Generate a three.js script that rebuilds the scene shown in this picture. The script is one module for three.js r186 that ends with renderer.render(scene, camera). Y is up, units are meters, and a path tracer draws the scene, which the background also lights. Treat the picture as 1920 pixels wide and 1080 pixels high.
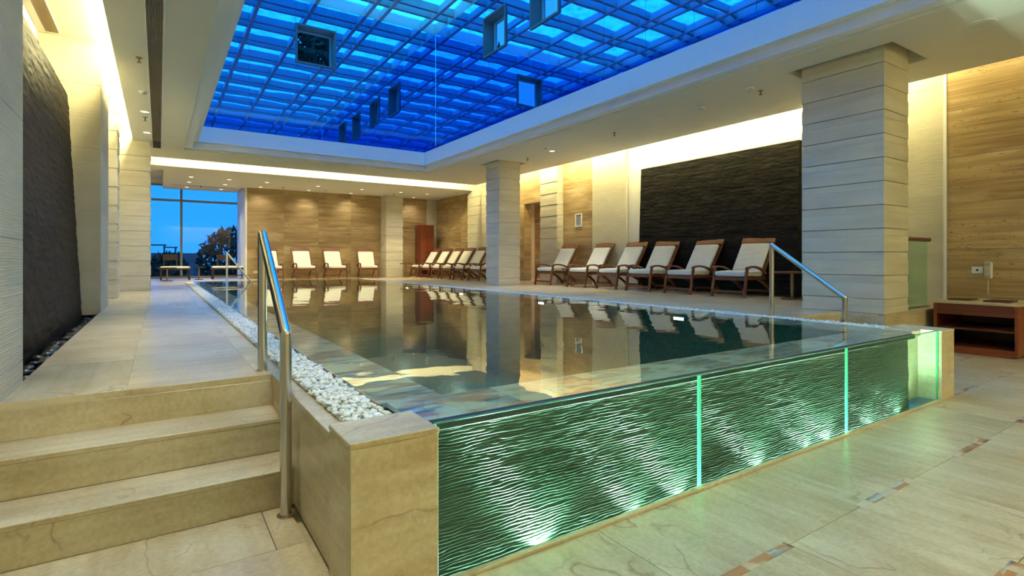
import * as THREE from 'three';
import { mergeGeometries } from 'three/addons/utils/BufferGeometryUtils.js';
import { RectAreaLightUniformsLib } from 'three/addons/lights/RectAreaLightUniformsLib.js';

// ------------------------------------------------------------------ camera, sky, exposure
// World: x to the right along the glass front of the pool, y up, z = -d where d is the distance along the pool.
const scene = new THREE.Scene();
const renderer = new THREE.WebGLRenderer({ antialias: true });
renderer.toneMapping = THREE.LinearToneMapping;
renderer.toneMappingExposure = 1.9;
renderer.shadowMap.enabled = true;
RectAreaLightUniformsLib.init();
const FOCAL = 1003, YAW = Math.atan(662 / FOCAL), EYE = 1.12;
const camera = new THREE.PerspectiveCamera(2 * Math.atan(540 / FOCAL) * 180 / Math.PI, 1920 / 1080, 0.05, 300);
camera.position.set(0, EYE, 0);
camera.lookAt(Math.sin(YAW), EYE, -Math.cos(YAW));
camera.setViewOffset(1920, 1080, 0, 53, 1920, 1080);   // shift lens: verticals stay upright, horizon at row 487

{ // dusk sky: deep blue, a little paler near the horizon
  const w = 64, h = 128, a = new Float32Array(w * h * 4);
  for (let j = 0; j < h; j++) for (let i = 0; i < w; i++) {
    const el = Math.max(0, (j + 0.5) / h * 2 - 1), k = Math.pow(1 - el, 3);
    const o = (j * w + i) * 4;
    a[o] = 0.030 + 0.010 * k; a[o + 1] = 0.94 + 0.02 * k; a[o + 2] = 2.6 - 0.2 * k; a[o + 3] = 1;
  }
  const t = new THREE.DataTexture(a, w, h, THREE.RGBAFormat, THREE.FloatType);
  t.mapping = THREE.EquirectangularReflectionMapping; t.magFilter = THREE.LinearFilter; t.needsUpdate = true;
  scene.background = t;
  scene.backgroundIntensity = 1.0;
}
// large sources: the fluorescent coves behind the soffit edges (light and glowing strip are built together)
const WARM = new THREE.Color().setRGB(1.0, 0.89, 0.43);
const COVE = 100;        // radiance of the cove strips
const TROUGH_STRIP = 60, TROUGH_SPOT = 9;
const DOWN = 1.0;       // scale of the recessed downlights

// ------------------------------------------------------------------ helpers
let seed = 1234567;
const rnd = () => { seed = (seed * 1664525 + 1013904223) >>> 0; return seed / 4294967296; };
const rr = (a, b) => a + (b - a) * rnd();
const taken = {};
function numbered(n) { if (taken[n] === undefined) { taken[n] = 0; return n; } taken[n]++; return n + '_' + String(taken[n]).padStart(3, '0'); }
function shadows(o) { o.castShadow = true; o.receiveShadow = true; return o; }
function mesh(name, geos, mat, parent) {
  const g = Array.isArray(geos) ? (geos.length > 1 ? mergeGeometries(geos.map((q) => (q.index ? q.toNonIndexed() : q)), false) : geos[0]) : geos;
  const m = shadows(new THREE.Mesh(g, mat));
  m.name = parent ? name : numbered(name);
  (parent || scene).add(m);
  return m;
}
function thing(name, label, category, at = [0, 0, 0], turn = 0, group) {
  const o = new THREE.Group(); o.name = numbered(name); scene.add(o);
  o.position.set(at[0], at[1], -at[2]); o.rotation.y = turn;
  o.userData = { label, category }; if (group) o.userData.group = group;
  return o;
}
function tag(o, label, category, group) { o.userData = { ...o.userData, label, category }; if (group) o.userData.group = group; return o; }
function struct(o, label, category) { o.userData = { ...o.userData, kind: 'structure', label, category }; return o; }
function place(name, label, category) { const o = new THREE.Group(); o.name = numbered(name); scene.add(o); return struct(o, label, category); }

// a box between planes, chamfered, uv in metres; coordinates are x, y, d (z = -d)
function box(x0, x1, y0, y1, d0, d1, ch = 0, opt = {}) {
  const lo = [x0, y0, -d1], hi = [x1, y1, -d0];
  const pos = [], nor = [], uv = [], ou = opt.u ?? 0, ov = opt.v ?? 0, swap = opt.swap;
  const emit = (p, n) => {
    const ax = Math.abs(n[0]), ay = Math.abs(n[1]), az = Math.abs(n[2]);
    let u, v;
    if (ay >= ax && ay >= az) { u = p[0]; v = p[2]; if (swap) [u, v] = [v, u]; } else if (ax >= az) { u = p[2]; v = p[1]; } else { u = p[0]; v = p[1]; }
    pos.push(...p); nor.push(...n); uv.push(u + ou, v + ov);
  };
  const c = Math.min(ch, (x1 - x0) / 2.5, (y1 - y0) / 2.5, (d1 - d0) / 2.5);
  // vertex on corner (sx,sy,sz) lying in the face of axis a
  const V = (s, a) => [0, 1, 2].map((k) => (s[k] > 0 ? hi[k] : lo[k]) + (k === a ? 0 : -s[k] * c));
  const quad = (A, B, C, D, n) => {
    const e1 = [B[0] - A[0], B[1] - A[1], B[2] - A[2]], e2 = [C[0] - A[0], C[1] - A[1], C[2] - A[2]];
    const cr = [e1[1] * e2[2] - e1[2] * e2[1], e1[2] * e2[0] - e1[0] * e2[2], e1[0] * e2[1] - e1[1] * e2[0]];
    const f = cr[0] * n[0] + cr[1] * n[1] + cr[2] * n[2] > 0;
    const L = D ? (f ? [A, B, C, A, C, D] : [A, C, B, A, D, C]) : (f ? [A, B, C] : [A, C, B]);
    for (const p of L) emit(p, n);
  };
  for (let a = 0; a < 3; a++) for (const s of [-1, 1]) {
    const b = (a + 1) % 3, d = (a + 2) % 3, n = [0, 0, 0]; n[a] = s;
    const mk = (i, j) => { const q = [0, 0, 0]; q[a] = s; q[b] = i; q[d] = j; return V(q, a); };
    quad(mk(-1, -1), mk(1, -1), mk(1, 1), mk(-1, 1), n);
  }
  if (c > 0) {
    const r = Math.SQRT1_2;
    for (let a = 0; a < 3; a++) { // edges parallel to axis a
      const b = (a + 1) % 3, d = (a + 2) % 3;
      for (const i of [-1, 1]) for (const j of [-1, 1]) {
        const q0 = [0, 0, 0], q1 = [0, 0, 0]; q0[a] = -1; q1[a] = 1; q0[b] = q1[b] = i; q0[d] = q1[d] = j;
        const n = [0, 0, 0]; n[b] = i * r; n[d] = j * r;
        quad(V(q0, b), V(q1, b), V(q1, d), V(q0, d), n);
      }
    }
    const t = 1 / Math.sqrt(3);
    for (const i of [-1, 1]) for (const j of [-1, 1]) for (const k of [-1, 1]) quad(V([i, j, k], 0), V([i, j, k], 1), V([i, j, k], 2), null, [i * t, j * t, k * t]);
  }
  const g = new THREE.BufferGeometry();
  g.setAttribute('position', new THREE.Float32BufferAttribute(pos, 3));
  g.setAttribute('normal', new THREE.Float32BufferAttribute(nor, 3));
  g.setAttribute('uv', new THREE.Float32BufferAttribute(uv, 2));
  return g;
}
const ro = () => ({ u: Math.floor(rnd() * 64) / 16, v: Math.floor(rnd() * 64) / 16 });
// rectangle in plan minus holes -> boxes
function slabWithHoles(x0, x1, y0, y1, d0, d1, holes, ch = 0) {
  const xs = [...new Set([x0, x1, ...holes.flatMap((h) => [h[0], h[1]])].filter((v) => v >= x0 && v <= x1))].sort((a, b) => a - b);
  const ds = [...new Set([d0, d1, ...holes.flatMap((h) => [h[2], h[3]])].filter((v) => v >= d0 && v <= d1))].sort((a, b) => a - b);
  const out = [];
  for (let i = 0; i + 1 < xs.length; i++) {
    let run = null;
    for (let j = 0; j + 1 < ds.length; j++) {
      const mx = (xs[i] + xs[i + 1]) / 2, md = (ds[j] + ds[j + 1]) / 2;
      const hole = holes.some((h) => mx > h[0] && mx < h[1] && md > h[2] && md < h[3]);
      if (!hole) { if (run === null) run = ds[j]; if (j + 2 === ds.length) { out.push(box(xs[i], xs[i + 1], y0, y1, run, ds[j + 1], ch)); } } else if (run !== null) { out.push(box(xs[i], xs[i + 1], y0, y1, run, ds[j], ch)); run = null; }
    }
  }
  return out;
}
// bar of rectangular section between two points (x,y,z plain three coordinates), with width w (across 'side') and height h
function bar(a, b, w, h, side = [1, 0, 0]) {
  const A = new THREE.Vector3(...a), B = new THREE.Vector3(...b), dir = B.clone().sub(A), L = dir.length(); dir.normalize();
  const s = new THREE.Vector3(...side).addScaledVector(dir, -dir.dot(new THREE.Vector3(...side))).normalize();
  const u = new THREE.Vector3().crossVectors(dir, s);
  const g = box(-w / 2, w / 2, -h / 2, h / 2, 0, L, Math.min(w, h) * 0.12);   // z from -L to 0
  const m = new THREE.Matrix4().makeBasis(s, u, dir).setPosition(B);
  if (new THREE.Matrix4().makeBasis(s, u, dir).determinant() < 0) return bar(a, b, w, h, [-side[0], -side[1], -side[2]]);
  return g.applyMatrix4(m);
}
// strip swept along a curve of points in the y-z plane at given x range (for curved arms and legs)
function ribbon(pts, x0, x1, th, n = 14) {
  const c = new THREE.CatmullRomCurve3(pts.map((p) => new THREE.Vector3(0, p[0], p[1])));
  const P = c.getPoints(n), top = [], bot = [];
  for (let i = 0; i <= n; i++) {
    const t = c.getTangent(i / n), nx = new THREE.Vector3(0, -t.z, t.y).normalize();
    top.push(P[i].clone().addScaledVector(nx, th / 2)); bot.push(P[i].clone().addScaledVector(nx, -th / 2));
  }
  const sh = new THREE.Shape();
  top.forEach((p, i) => (i ? sh.lineTo(p.z, p.y) : sh.moveTo(p.z, p.y)));
  for (let i = n; i >= 0; i--) sh.lineTo(bot[i].z, bot[i].y);
  const g = new THREE.ExtrudeGeometry(sh, { depth: x1 - x0 - 0.006, bevelEnabled: true, bevelSize: 0.003, bevelThickness: 0.003, bevelSegments: 1, steps: 1 });
  g.rotateY(-Math.PI / 2); g.translate(x1 - 0.003, 0, 0);   // shape x -> z, depth -> -x
  return g.index ? g.toNonIndexed() : g;
}
function cyl(r, h, x, y0, d, seg = 24, r2 = r) { const g = new THREE.CylinderGeometry(r2, r, h, seg, 1); g.translate(x, y0 + h / 2, -d); return g.toNonIndexed(); }
function tube(pts, r, seg = 16, div = 40, closed = false) { const c = new THREE.CurvePath(); const v = pts.map((p) => new THREE.Vector3(...p)); for (let i = 0; i + 1 < v.length; i++) c.add(new THREE.LineCurve3(v[i], v[i + 1])); return new THREE.TubeGeometry(new THREE.CatmullRomCurve3(v, closed, 'catmullrom', 0.02), div, r, seg, closed).toNonIndexed(); }
function rod(a, b, r, seg = 20) {
  const A = new THREE.Vector3(...a), B = new THREE.Vector3(...b), L = A.distanceTo(B);
  const g = new THREE.CylinderGeometry(r, r, L, seg, 1).toNonIndexed();
  g.applyQuaternion(new THREE.Quaternion().setFromUnitVectors(new THREE.Vector3(0, 1, 0), B.clone().sub(A).normalize()));
  g.translate((A.x + B.x) / 2, (A.y + B.y) / 2, (A.z + B.z) / 2);
  return g;
}

// ------------------------------------------------------------------ computed textures
function lattice(px, py, s) { let q = (s * 2654435761) >>> 0; const a = new Float32Array(px * py); for (let i = 0; i < a.length; i++) { q = (q * 1664525 + 1013904223) >>> 0; a[i] = (q >>> 8) / 16777216; } return a; }
function layer(N, px, py, s, out, amp) {
  const L = lattice(px, py, s + 17);
  const ix = new Int32Array(N), jx = new Int32Array(N), fx = new Float32Array(N);
  for (let i = 0; i < N; i++) { const u = i / N * px, k = Math.floor(u), f = u - k; ix[i] = k % px; jx[i] = (k + 1) % px; fx[i] = f * f * (3 - 2 * f); }
  for (let j = 0; j < N; j++) {
    const v = j / N * py, k = Math.floor(v), f0 = v - k, f = f0 * f0 * (3 - 2 * f0), r0 = (k % py) * px, r1 = ((k + 1) % py) * px;
    for (let i = 0; i < N; i++) {
      const a = L[r0 + ix[i]], b = L[r0 + jx[i]], c = L[r1 + ix[i]], d = L[r1 + jx[i]];
      const t = a + (b - a) * fx[i], w = c + (d - c) * fx[i];
      out[j * N + i] += amp * (t + (w - t) * f);
    }
  }
}
function fbm(N, px, py, s, oct = 4, gain = 0.5) { const o = new Float32Array(N * N); let a = 1, sum = 0; for (let k = 0; k < oct; k++) { layer(N, Math.min(N, px << k), Math.min(N, py << k), s + k * 31, o, a); sum += a; a *= gain; } for (let i = 0; i < o.length; i++) o[i] /= sum; return o; }
const clamp = (x) => Math.min(1, Math.max(0, x));
const smooth = (a, b, x) => { const t = clamp((x - a) / (b - a)); return t * t * (3 - 2 * t); };
function colourTex(N, metres, f) {
  const d = new Uint8Array(N * N * 4), c = [0, 0, 0];
  for (let j = 0; j < N; j++) for (let i = 0; i < N; i++) { f(i, j, j * N + i, c); const o = (j * N + i) * 4; for (let k = 0; k < 3; k++) { const x = clamp(c[k]); d[o + k] = 255 * (x <= 0.0031308 ? 12.92 * x : 1.055 * Math.pow(x, 1 / 2.4) - 0.055) + 0.5; } d[o + 3] = 255; }
  const t = new THREE.DataTexture(d, N, N); t.colorSpace = THREE.SRGBColorSpace; return finish(t, metres);
}
function greyTex(N, metres, f) {
  const d = new Uint8Array(N * N * 4);
  for (let j = 0; j < N; j++) for (let i = 0; i < N; i++) { const x = 255 * clamp(f(i, j, j * N + i)); const o = (j * N + i) * 4; d[o] = d[o + 1] = d[o + 2] = x; d[o + 3] = 255; }
  return finish(new THREE.DataTexture(d, N, N), metres);
}
function finish(t, metres) { t.wrapS = t.wrapT = THREE.RepeatWrapping; t.magFilter = THREE.LinearFilter; t.minFilter = THREE.LinearFilter; const [a, b] = Array.isArray(metres) ? metres : [metres, metres]; t.repeat.set(1 / a, 1 / b); t.needsUpdate = true; return t; }
const mixc = (c, a, b, t) => { for (let k = 0; k < 3; k++) c[k] = a[k] + (b[k] - a[k]) * t; };
const M = {};
const std = (o) => new THREE.MeshStandardMaterial(o);
const phys = (o) => new THREE.MeshPhysicalMaterial(o);
const lin = (r, g, b) => new THREE.Color().setRGB(r, g, b);

{ // cream limestone: soft clouds, thin wandering brown veins, a faint bedding along u
  const N = 1024, a = fbm(N, 4, 4, 1, 6), b = fbm(N, 3, 7, 9, 5), v = fbm(N, 2, 3, 23, 6, 0.42), v2 = fbm(N, 3, 3, 57, 6, 0.42), bed = fbm(N, 4, 48, 71, 3), g = fbm(N, 128, 128, 5, 2);
  const f = (i, j, k, c) => {
    mixc(c, [0.45, 0.350, 0.205], [0.68, 0.585, 0.415], clamp(0.5 + 1.7 * (a[k] - 0.5) + 0.8 * (bed[k] - 0.5) + 0.6 * (g[k] - 0.5)));
    const vein = Math.max(0, 1 - Math.abs(v[k] - 0.5) / 0.007) * smooth(0.44, 0.58, b[k]) + 0.7 * Math.max(0, 1 - Math.abs(v2[k] - 0.5) / 0.004) * smooth(0.52, 0.6, a[k]);
    mixc(c, [...c], [0.27, 0.17, 0.08], 0.7 * clamp(vein));
    const cl = smooth(0.60, 0.75, b[k]); mixc(c, [...c], [0.52, 0.40, 0.23], 0.35 * cl);
  };
  const map = colourTex(N, 1.7, f);
  M.lime = phys({ map, roughness: 0.30, specularIntensity: 0.9 });
  M.limeFloor = phys({ map, roughness: 0.29, specularIntensity: 1 });
}
{ // brown travertine: horizontal beds, darker streaks, small pits
  const N = 1024, a = fbm(N, 2, 24, 101, 5), b = fbm(N, 5, 90, 131, 3), c2 = fbm(N, 3, 4, 151, 4), p = fbm(N, 60, 180, 171, 2), d = fbm(N, 4, 10, 191, 4);
  const map = colourTex(N, [2.6, 1.8], (i, j, k, c) => {
    mixc(c, [0.235, 0.145, 0.055], [0.50, 0.36, 0.175], clamp(0.45 + 0.9 * (a[k] - 0.5) + 0.8 * (b[k] - 0.5) + 0.8 * (c2[k] - 0.5)));
    mixc(c, [...c], [0.60, 0.47, 0.27], 0.4 * smooth(0.58, 0.78, d[k]));
    mixc(c, [...c], [0.14, 0.085, 0.04], 0.7 * smooth(0.72, 0.8, p[k]) * smooth(0.45, 0.6, a[k]));
  });
  M.trav = std({ map, roughness: 0.42 });
}
{ // pale combed stone: fine horizontal tooling
  const N = 1024, l = fbm(N, 6, 128, 201, 3), a = fbm(N, 3, 6, 221, 4);
  const h = new Float32Array(N * N);
  for (let j = 0; j < N; j++) for (let i = 0; i < N; i++) { const k = j * N + i; h[k] = 0.5 + 0.35 * Math.sin((j / N) * 2 * Math.PI * 96 + 7 * (l[k] - 0.5)) * (0.6 + 0.8 * (l[k] - 0.5)) + 0.4 * (l[k] - 0.5); }
  const map = colourTex(N, 1.3, (i, j, k, c) => mixc(c, [0.48, 0.43, 0.31], [0.63, 0.58, 0.44], clamp(0.5 + 0.9 * (a[k] - 0.5) + 0.35 * (h[k] - 0.5))));
  const bump = greyTex(N, 1.3, (i, j, k) => h[k]);
  M.comb = std({ map, bumpMap: bump, bumpScale: 0.004, roughness: 0.75 });
  // stacked column stone: smooth, quiet bedding
  const s = fbm(N, 3, 30, 241, 4), m = fbm(N, 4, 3, 251, 4);
  M.stack = std({ map: colourTex(N, 1.9, (i, j, k, c) => mixc(c, [0.54, 0.49, 0.38], [0.70, 0.655, 0.53], clamp(0.5 + 1.0 * (s[k] - 0.5) + 0.6 * (m[k] - 0.5)))), roughness: 0.6 });
}
{ // black split slate
  const N = 512, a = fbm(N, 4, 40, 301, 5), b = fbm(N, 8, 8, 311, 4);
  M.blackslate = phys({ map: colourTex(N, 1.1, (i, j, k, c) => mixc(c, [0.005, 0.0045, 0.004], [0.026, 0.022, 0.016], clamp(0.4 + 1.4 * (a[k] - 0.5) + (b[k] - 0.5)))), roughness: 0.55, specularIntensity: 0.2 });
  M.riverstone = phys({ map: colourTex(256, 0.3, (i, j, k, c) => { const t = b[(j * 2) * N + i * 2]; mixc(c, [0.02, 0.022, 0.02], [0.07, 0.07, 0.06], t); }), roughness: 0.35 });
}
{ // multicolour slate for coping and floor inlays: grey-blue beds with rust and cream
  const N = 1024, a = fbm(N, 3, 22, 401, 5), b = fbm(N, 4, 14, 421, 5), c2 = fbm(N, 4, 6, 431, 5), g = fbm(N, 20, 128, 441, 2);
  M.slate = phys({ map: colourTex(N, [0.9, 0.62], (i, j, k, c) => {
    mixc(c, [0.07, 0.09, 0.105], [0.52, 0.52, 0.47], clamp(0.42 + 3.4 * (a[k] - 0.5) + 0.9 * (g[k] - 0.5)));
    mixc(c, [...c], [0.50, 0.20, 0.065], 0.9 * smooth(0.50, 0.58, b[k]));
    mixc(c, [...c], [0.70, 0.60, 0.44], 0.75 * smooth(0.54, 0.66, c2[k]));
  }), roughness: 0.28 });
}
{ // dark green glass mosaic of the basin, 25 mm tiles
  const N = 1024, n = 40, L = lattice(n, n, 77), a = fbm(N, 3, 3, 501, 3);
  M.mosaic = phys({ map: colourTex(N, 1.0, (i, j, k, c) => {
    const x = i / N * n, y = j / N * n, fx = x % 1, fy = y % 1, e = Math.min(fx, 1 - fx, fy, 1 - fy);
    const t = L[Math.floor(y) * n + Math.floor(x)];
    mixc(c, [0.020, 0.085, 0.062], [0.052, 0.17, 0.125], clamp(t * 0.8 + 0.4 * a[k]));
    if (e < 0.07) mixc(c, [...c], [0.12, 0.15, 0.12], 0.7);
  }), roughness: 0.25 });
}
{ // mahogany / teak
  const N = 512, a = fbm(N, 2, 40, 601, 4), b = fbm(N, 4, 120, 611, 2), c2 = fbm(N, 3, 5, 621, 3);
  const wood = (p, q, m) => colourTex(N, m, (i, j, k, c) => mixc(c, p, q, clamp(0.5 + 1.2 * (a[k] - 0.5) + 0.6 * (b[k] - 0.5) + 0.8 * (c2[k] - 0.5))));
  M.teak = phys({ map: wood([0.105, 0.030, 0.012], [0.25, 0.085, 0.034], [0.5, 0.25]), roughness: 0.42 });
  M.mahogany = phys({ map: wood([0.14, 0.026, 0.009], [0.26, 0.062, 0.022], [1.2, 0.6]), roughness: 0.38 });
  M.darkwood = phys({ map: wood([0.075, 0.018, 0.010], [0.15, 0.040, 0.020], [1.2, 0.6]), roughness: 0.4 });
}
{ // canvas cushions
  const N = 256, a = fbm(N, 8, 8, 701, 4);
  const weave = greyTex(N, 0.06, (i, j) => 0.5 + 0.25 * Math.sin(i / N * 2 * Math.PI * 24) * Math.sin(j / N * 2 * Math.PI * 24));
  M.canvas = std({ map: colourTex(N, 0.5, (i, j, k, c) => mixc(c, [0.78, 0.77, 0.66], [0.86, 0.85, 0.74], a[k])), bumpMap: weave, bumpScale: 0.0008, roughness: 0.95 });
}
{ // water: very calm, long low ripples
  const N = 512, a = fbm(N, 5, 5, 801, 4, 0.45);
  M.water = phys({ color: lin(0.80, 0.97, 0.90), transmission: 1, thickness: 0, ior: 1.33, roughness: 0.0, bumpMap: greyTex(N, 3.0, (i, j, k) => a[k]), bumpScale: 0.004 });
  const f = fbm(N, 48, 48, 811, 3), f2 = fbm(N, 5, 5, 821, 4);
  M.frost = phys({ map: colourTex(N, 0.9, (i, j, k, c) => { const t = clamp(0.92 + 0.30 * (f[k] - 0.5) + 0.5 * (f2[k] - 0.5)); c[0] = t * 0.9; c[1] = t; c[2] = t; }), transmission: 1, thickness: 0, roughness: 0.35 });
  const w = fbm(N, 2, 3, 831, 3);
  M.mirror = std({ color: lin(0.25, 0.47, 0.92), metalness: 1, roughness: 0.02, bumpMap: greyTex(N, 2.2, (i, j, k) => w[k]), bumpScale: 0.0022 });
}
{ const N = 512, a = fbm(N, 3, 3, 901, 5);
  M.plaster = std({ map: colourTex(N, 3, (i, j, k, c) => mixc(c, [0.70, 0.67, 0.58], [0.75, 0.72, 0.63], a[k])), roughness: 0.9 });
}
M.steel = std({ color: lin(0.58, 0.55, 0.50), metalness: 1, roughness: 0.24 });
M.steelglint = std({ color: lin(0.88, 0.88, 0.85), metalness: 0.2, roughness: 0.25 });  // near-white colour stands in for the bright highlight on the ladder rail
M.blackwood = std({ color: lin(0.030, 0.014, 0.010), roughness: 0.45 });
M.paint = std({ color: lin(0.55, 0.56, 0.55), roughness: 0.5 });
M.beam = std({ color: lin(0.34, 0.36, 0.37), roughness: 0.5 });
M.framegrey = std({ color: lin(0.20, 0.21, 0.20), roughness: 0.5 });
M.cornice = std({ color: lin(0.84, 0.84, 0.82), roughness: 0.85 });
M.white = std({ color: lin(0.78, 0.77, 0.73), roughness: 0.5 });
M.black = std({ color: lin(0.012, 0.012, 0.012), roughness: 0.5 });
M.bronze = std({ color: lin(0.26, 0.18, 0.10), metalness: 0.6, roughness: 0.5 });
M.tintpane = phys({ color: lin(0.58, 0.47, 0.55), transmission: 1, thickness: 0, roughness: 0, ior: 1.5, specularIntensity: 0.25 });
M.pane = phys({ color: lin(0.93, 0.97, 0.98), transmission: 1, thickness: 0, roughness: 0, ior: 1.5 });
M.greenpane = phys({ color: lin(0.82, 0.97, 0.88), transmission: 1, thickness: 0, roughness: 0, ior: 1.5, specularIntensity: 0.35 });
M.greenedge = phys({ color: lin(0.25, 0.85, 0.60), transmission: 0.6, thickness: 0, roughness: 0.9 });  // bright mint stands in for light carried out through the glass edges
M.topedge = phys({ color: lin(0.04, 0.26, 0.16), transmission: 0.5, thickness: 0, roughness: 0.4 });  // darker copy of the same glass edge, its dimness put into the colour
M.pebble = std({ color: lin(0.80, 0.80, 0.76), roughness: 0.55 });
M.glow = std({ color: lin(0.9, 0.8, 0.6), emissive: WARM, emissiveIntensity: 6, roughness: 0.6 });
M.lens = std({ color: lin(0.9, 0.9, 0.85), emissive: lin(1, 0.88, 0.66), emissiveIntensity: 1.6, roughness: 0.4 });
M.weir = phys({ color: lin(0.026, 0.042, 0.030), roughness: 0.34, specularIntensity: 0.6 });

// ------------------------------------------------------------------ setting: floors
const DECK = 0.495, CEIL = 3.52, ROOF = 4.05;
const FLOOR_SLAB = 1.135, FLOOR_ROW = 0.535;
{ // lower floor: limestone slabs laid in bond, slate inlays between some rows
  const fl = place('floor', 'polished cream limestone floor in front of the raised pool', 'floor');
  mesh('screed', slabWithHoles(-0.58, 9.2, -0.2, -0.018, -4.2, 4.2, [[0.75, 5.25, 1.684, 4.2]]), M.lime, fl);
  for (let r = -4; r < 6; r++) {
    const d0 = 1.155 + r * FLOOR_ROW - FLOOR_ROW, d1 = d0 + FLOOR_ROW;
    const off = (r & 1) ? 0.58 : 0;
    for (let c = -3; c < 8; c++) {
      let x0 = 2.07 + off + (c - 1) * FLOOR_SLAB, x1 = x0 + FLOOR_SLAB;
      x0 = Math.max(x0, -0.58); x1 = Math.min(x1, 8.9);
      if (x1 - x0 < 0.1) continue;
      const parts = [[x0, x1, d0, d1]];
      for (const q of parts) {
        let [a, b, e, f] = q;
        if (f > 1.67 && b > 0.49 && a < 5.45) { // the pool stands here
          if (e < 1.67) f = 1.67; else { if (a < 0.49) b = 0.49; else if (b > 5.45) a = Math.max(a, 5.45); else continue; if (b - a < 0.08) continue; }
        }
        mesh('slab', box(a + 0.0012, b - 0.0012, -0.018, 0, e + 0.0012, f - 0.0012, 0.001, { ...ro(), swap: true }), M.limeFloor, fl);
      }
    }
    // inlaid slate strips: short runs ending at a slab joint
    const dz = d1;
    for (let c = -1; c < 7; c++) {
      const xe = 2.07 + off + c * FLOOR_SLAB; if (xe < 0.8 || xe > 8.3) continue;
      if (dz > 1.6 && xe < 6) continue;
      let x = xe - 0.55;
      while (x < xe - 0.01) { const w = Math.min(rr(0.09, 0.17), xe - x); mesh('inlay', box(x + 0.0008, x + w - 0.0008, -0.010, 0.0008, dz - 0.021, dz + 0.021, 0.0004, ro()), M.slate, fl); x += w; }
    }
  }
  mesh('floor_beyond', box(-0.58, 9.0, -0.018, 0, -4.2, 1.155 - 5 * FLOOR_ROW - 0.001, 0, { swap: true }), M.limeFloor, fl);
}
{ // raised pool deck: masonry body and slabs
  const dk = place('pool_deck', 'raised cream limestone deck around the pool', 'deck');
  const H = DECK - 0.03;
  mesh('masonry', [
    box(-0.585, 0.575, 0, H, 3.16, 13.0), box(-1.15, -0.585, 0, H, 8.05, 13.0), box(-1.0, 0.575, 0, H, 13.0, 21.0),
    box(5.44, 6.9, 0, H, 3.20, 16.6), box(6.9, 9.0, 0, H, 2.75, 16.6), box(0.575, 9.3, 0, H, 16.6, 21.0),
    box(-0.585, 0.575, -0.2, 0, 3.16, 21), box(5.44, 9.0, -0.2, 0, 4.2, 21),
  ], M.lime, dk);
  const slab = (a, b, e, f) => mesh('slab', box(a + 0.0004, b - 0.0004, H, DECK, e + 0.0022, f - 0.0022, 0.0006, { ...ro(), swap: rnd() > 0.8 }), M.limeFloor, dk);
  // left walk: two columns in bond with plain borders
  for (let d = 3.16, k = 0; d < 16.6; k++) { const e = k ? d + 1.16 : 4.10; slab(-0.585, -0.13, d, Math.min(e, 16.6)); d = e; }
  slab(-0.13, 0.45, 3.16, 3.50);
  for (let d = 3.50; d < 16.6; d += 1.16) slab(-0.13, 0.45, d, Math.min(d + 1.16, 16.6));
  for (let d = 3.16; d < 16.6; d += 1.74) slab(0.45, 0.575, d, Math.min(d + 1.74, 16.6));
  for (let d = 8.05; d < 13; d += 1.16) slab(-1.15, -0.585, d, Math.min(d + 1.16, 13));
  for (let d = 13.0; d < 16.6; d += 1.16) slab(-1.0, -0.585, d, Math.min(d + 1.16, 16.6));
  // right terrace
  for (let c = 0; c < 6; c++) {
    const a = 5.44 + c * 0.593, b = a + 0.593, off = (c & 1) ? 0.58 : 0, start = c > 2 ? 2.75 : c === 2 ? 3.2 : 3.2;
    for (let d = start - off; d < 16.6; d += 1.16) { const e = Math.max(d, start), f = Math.min(d + 1.16, 16.6); if (f - e > 0.05) slab(a, Math.min(b, 9.0), e, f); }
  }
  slab(6.9, 7.219, 2.75, 3.2);
  // far end
  for (let r = 0; r < 4; r++) for (let c = 0; c < 9; c++) { const a = Math.max(-1.0, -1.0 + c * 1.16 - (r & 1) * 0.58), b = Math.min(9.3, -1.0 + (c + 1) * 1.16 - (r & 1) * 0.58); slab(a, b, 16.6 + r * 1.1, 16.6 + (r + 1) * 1.1); }
}
function stairs(x0, x1, d1, label) { // two steps below the deck, each a solid block with its own tread
  const st = place('stairs', label, 'stairs');
  const noses = [[2.595, 0.166], [2.865, 0.33]];
  noses.forEach(([d, y], i) => {
    const e = i ? d1 : noses[1][0];
    const b = mesh('step', box(x0, x1, i ? 0.166 - 0.002 : 0, y - 0.022, d + 0.004, d1, 0.002, ro()), M.lime, st);
    mesh('tread', box(x0, x1, y - 0.022, y, d, e, 0.003, ro()), M.lime, st);
  });
  return st;
}
stairs(-0.58, 0.517, 3.158, 'cream stone steps beside the kerb with the steel handrail');
stairs(5.56, 6.895, 3.198, 'cream stone steps beside the large square column');
// riser slab under the deck edge
{ const rs = place('trim_1', 'stone riser at the top of the steps on the deck edge', 'riser');
  mesh('riser', box(-0.58, 0.517, 0.33, DECK - 0.031, 3.150, 3.1585, 0.001, ro()), M.lime, rs);
}
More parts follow.
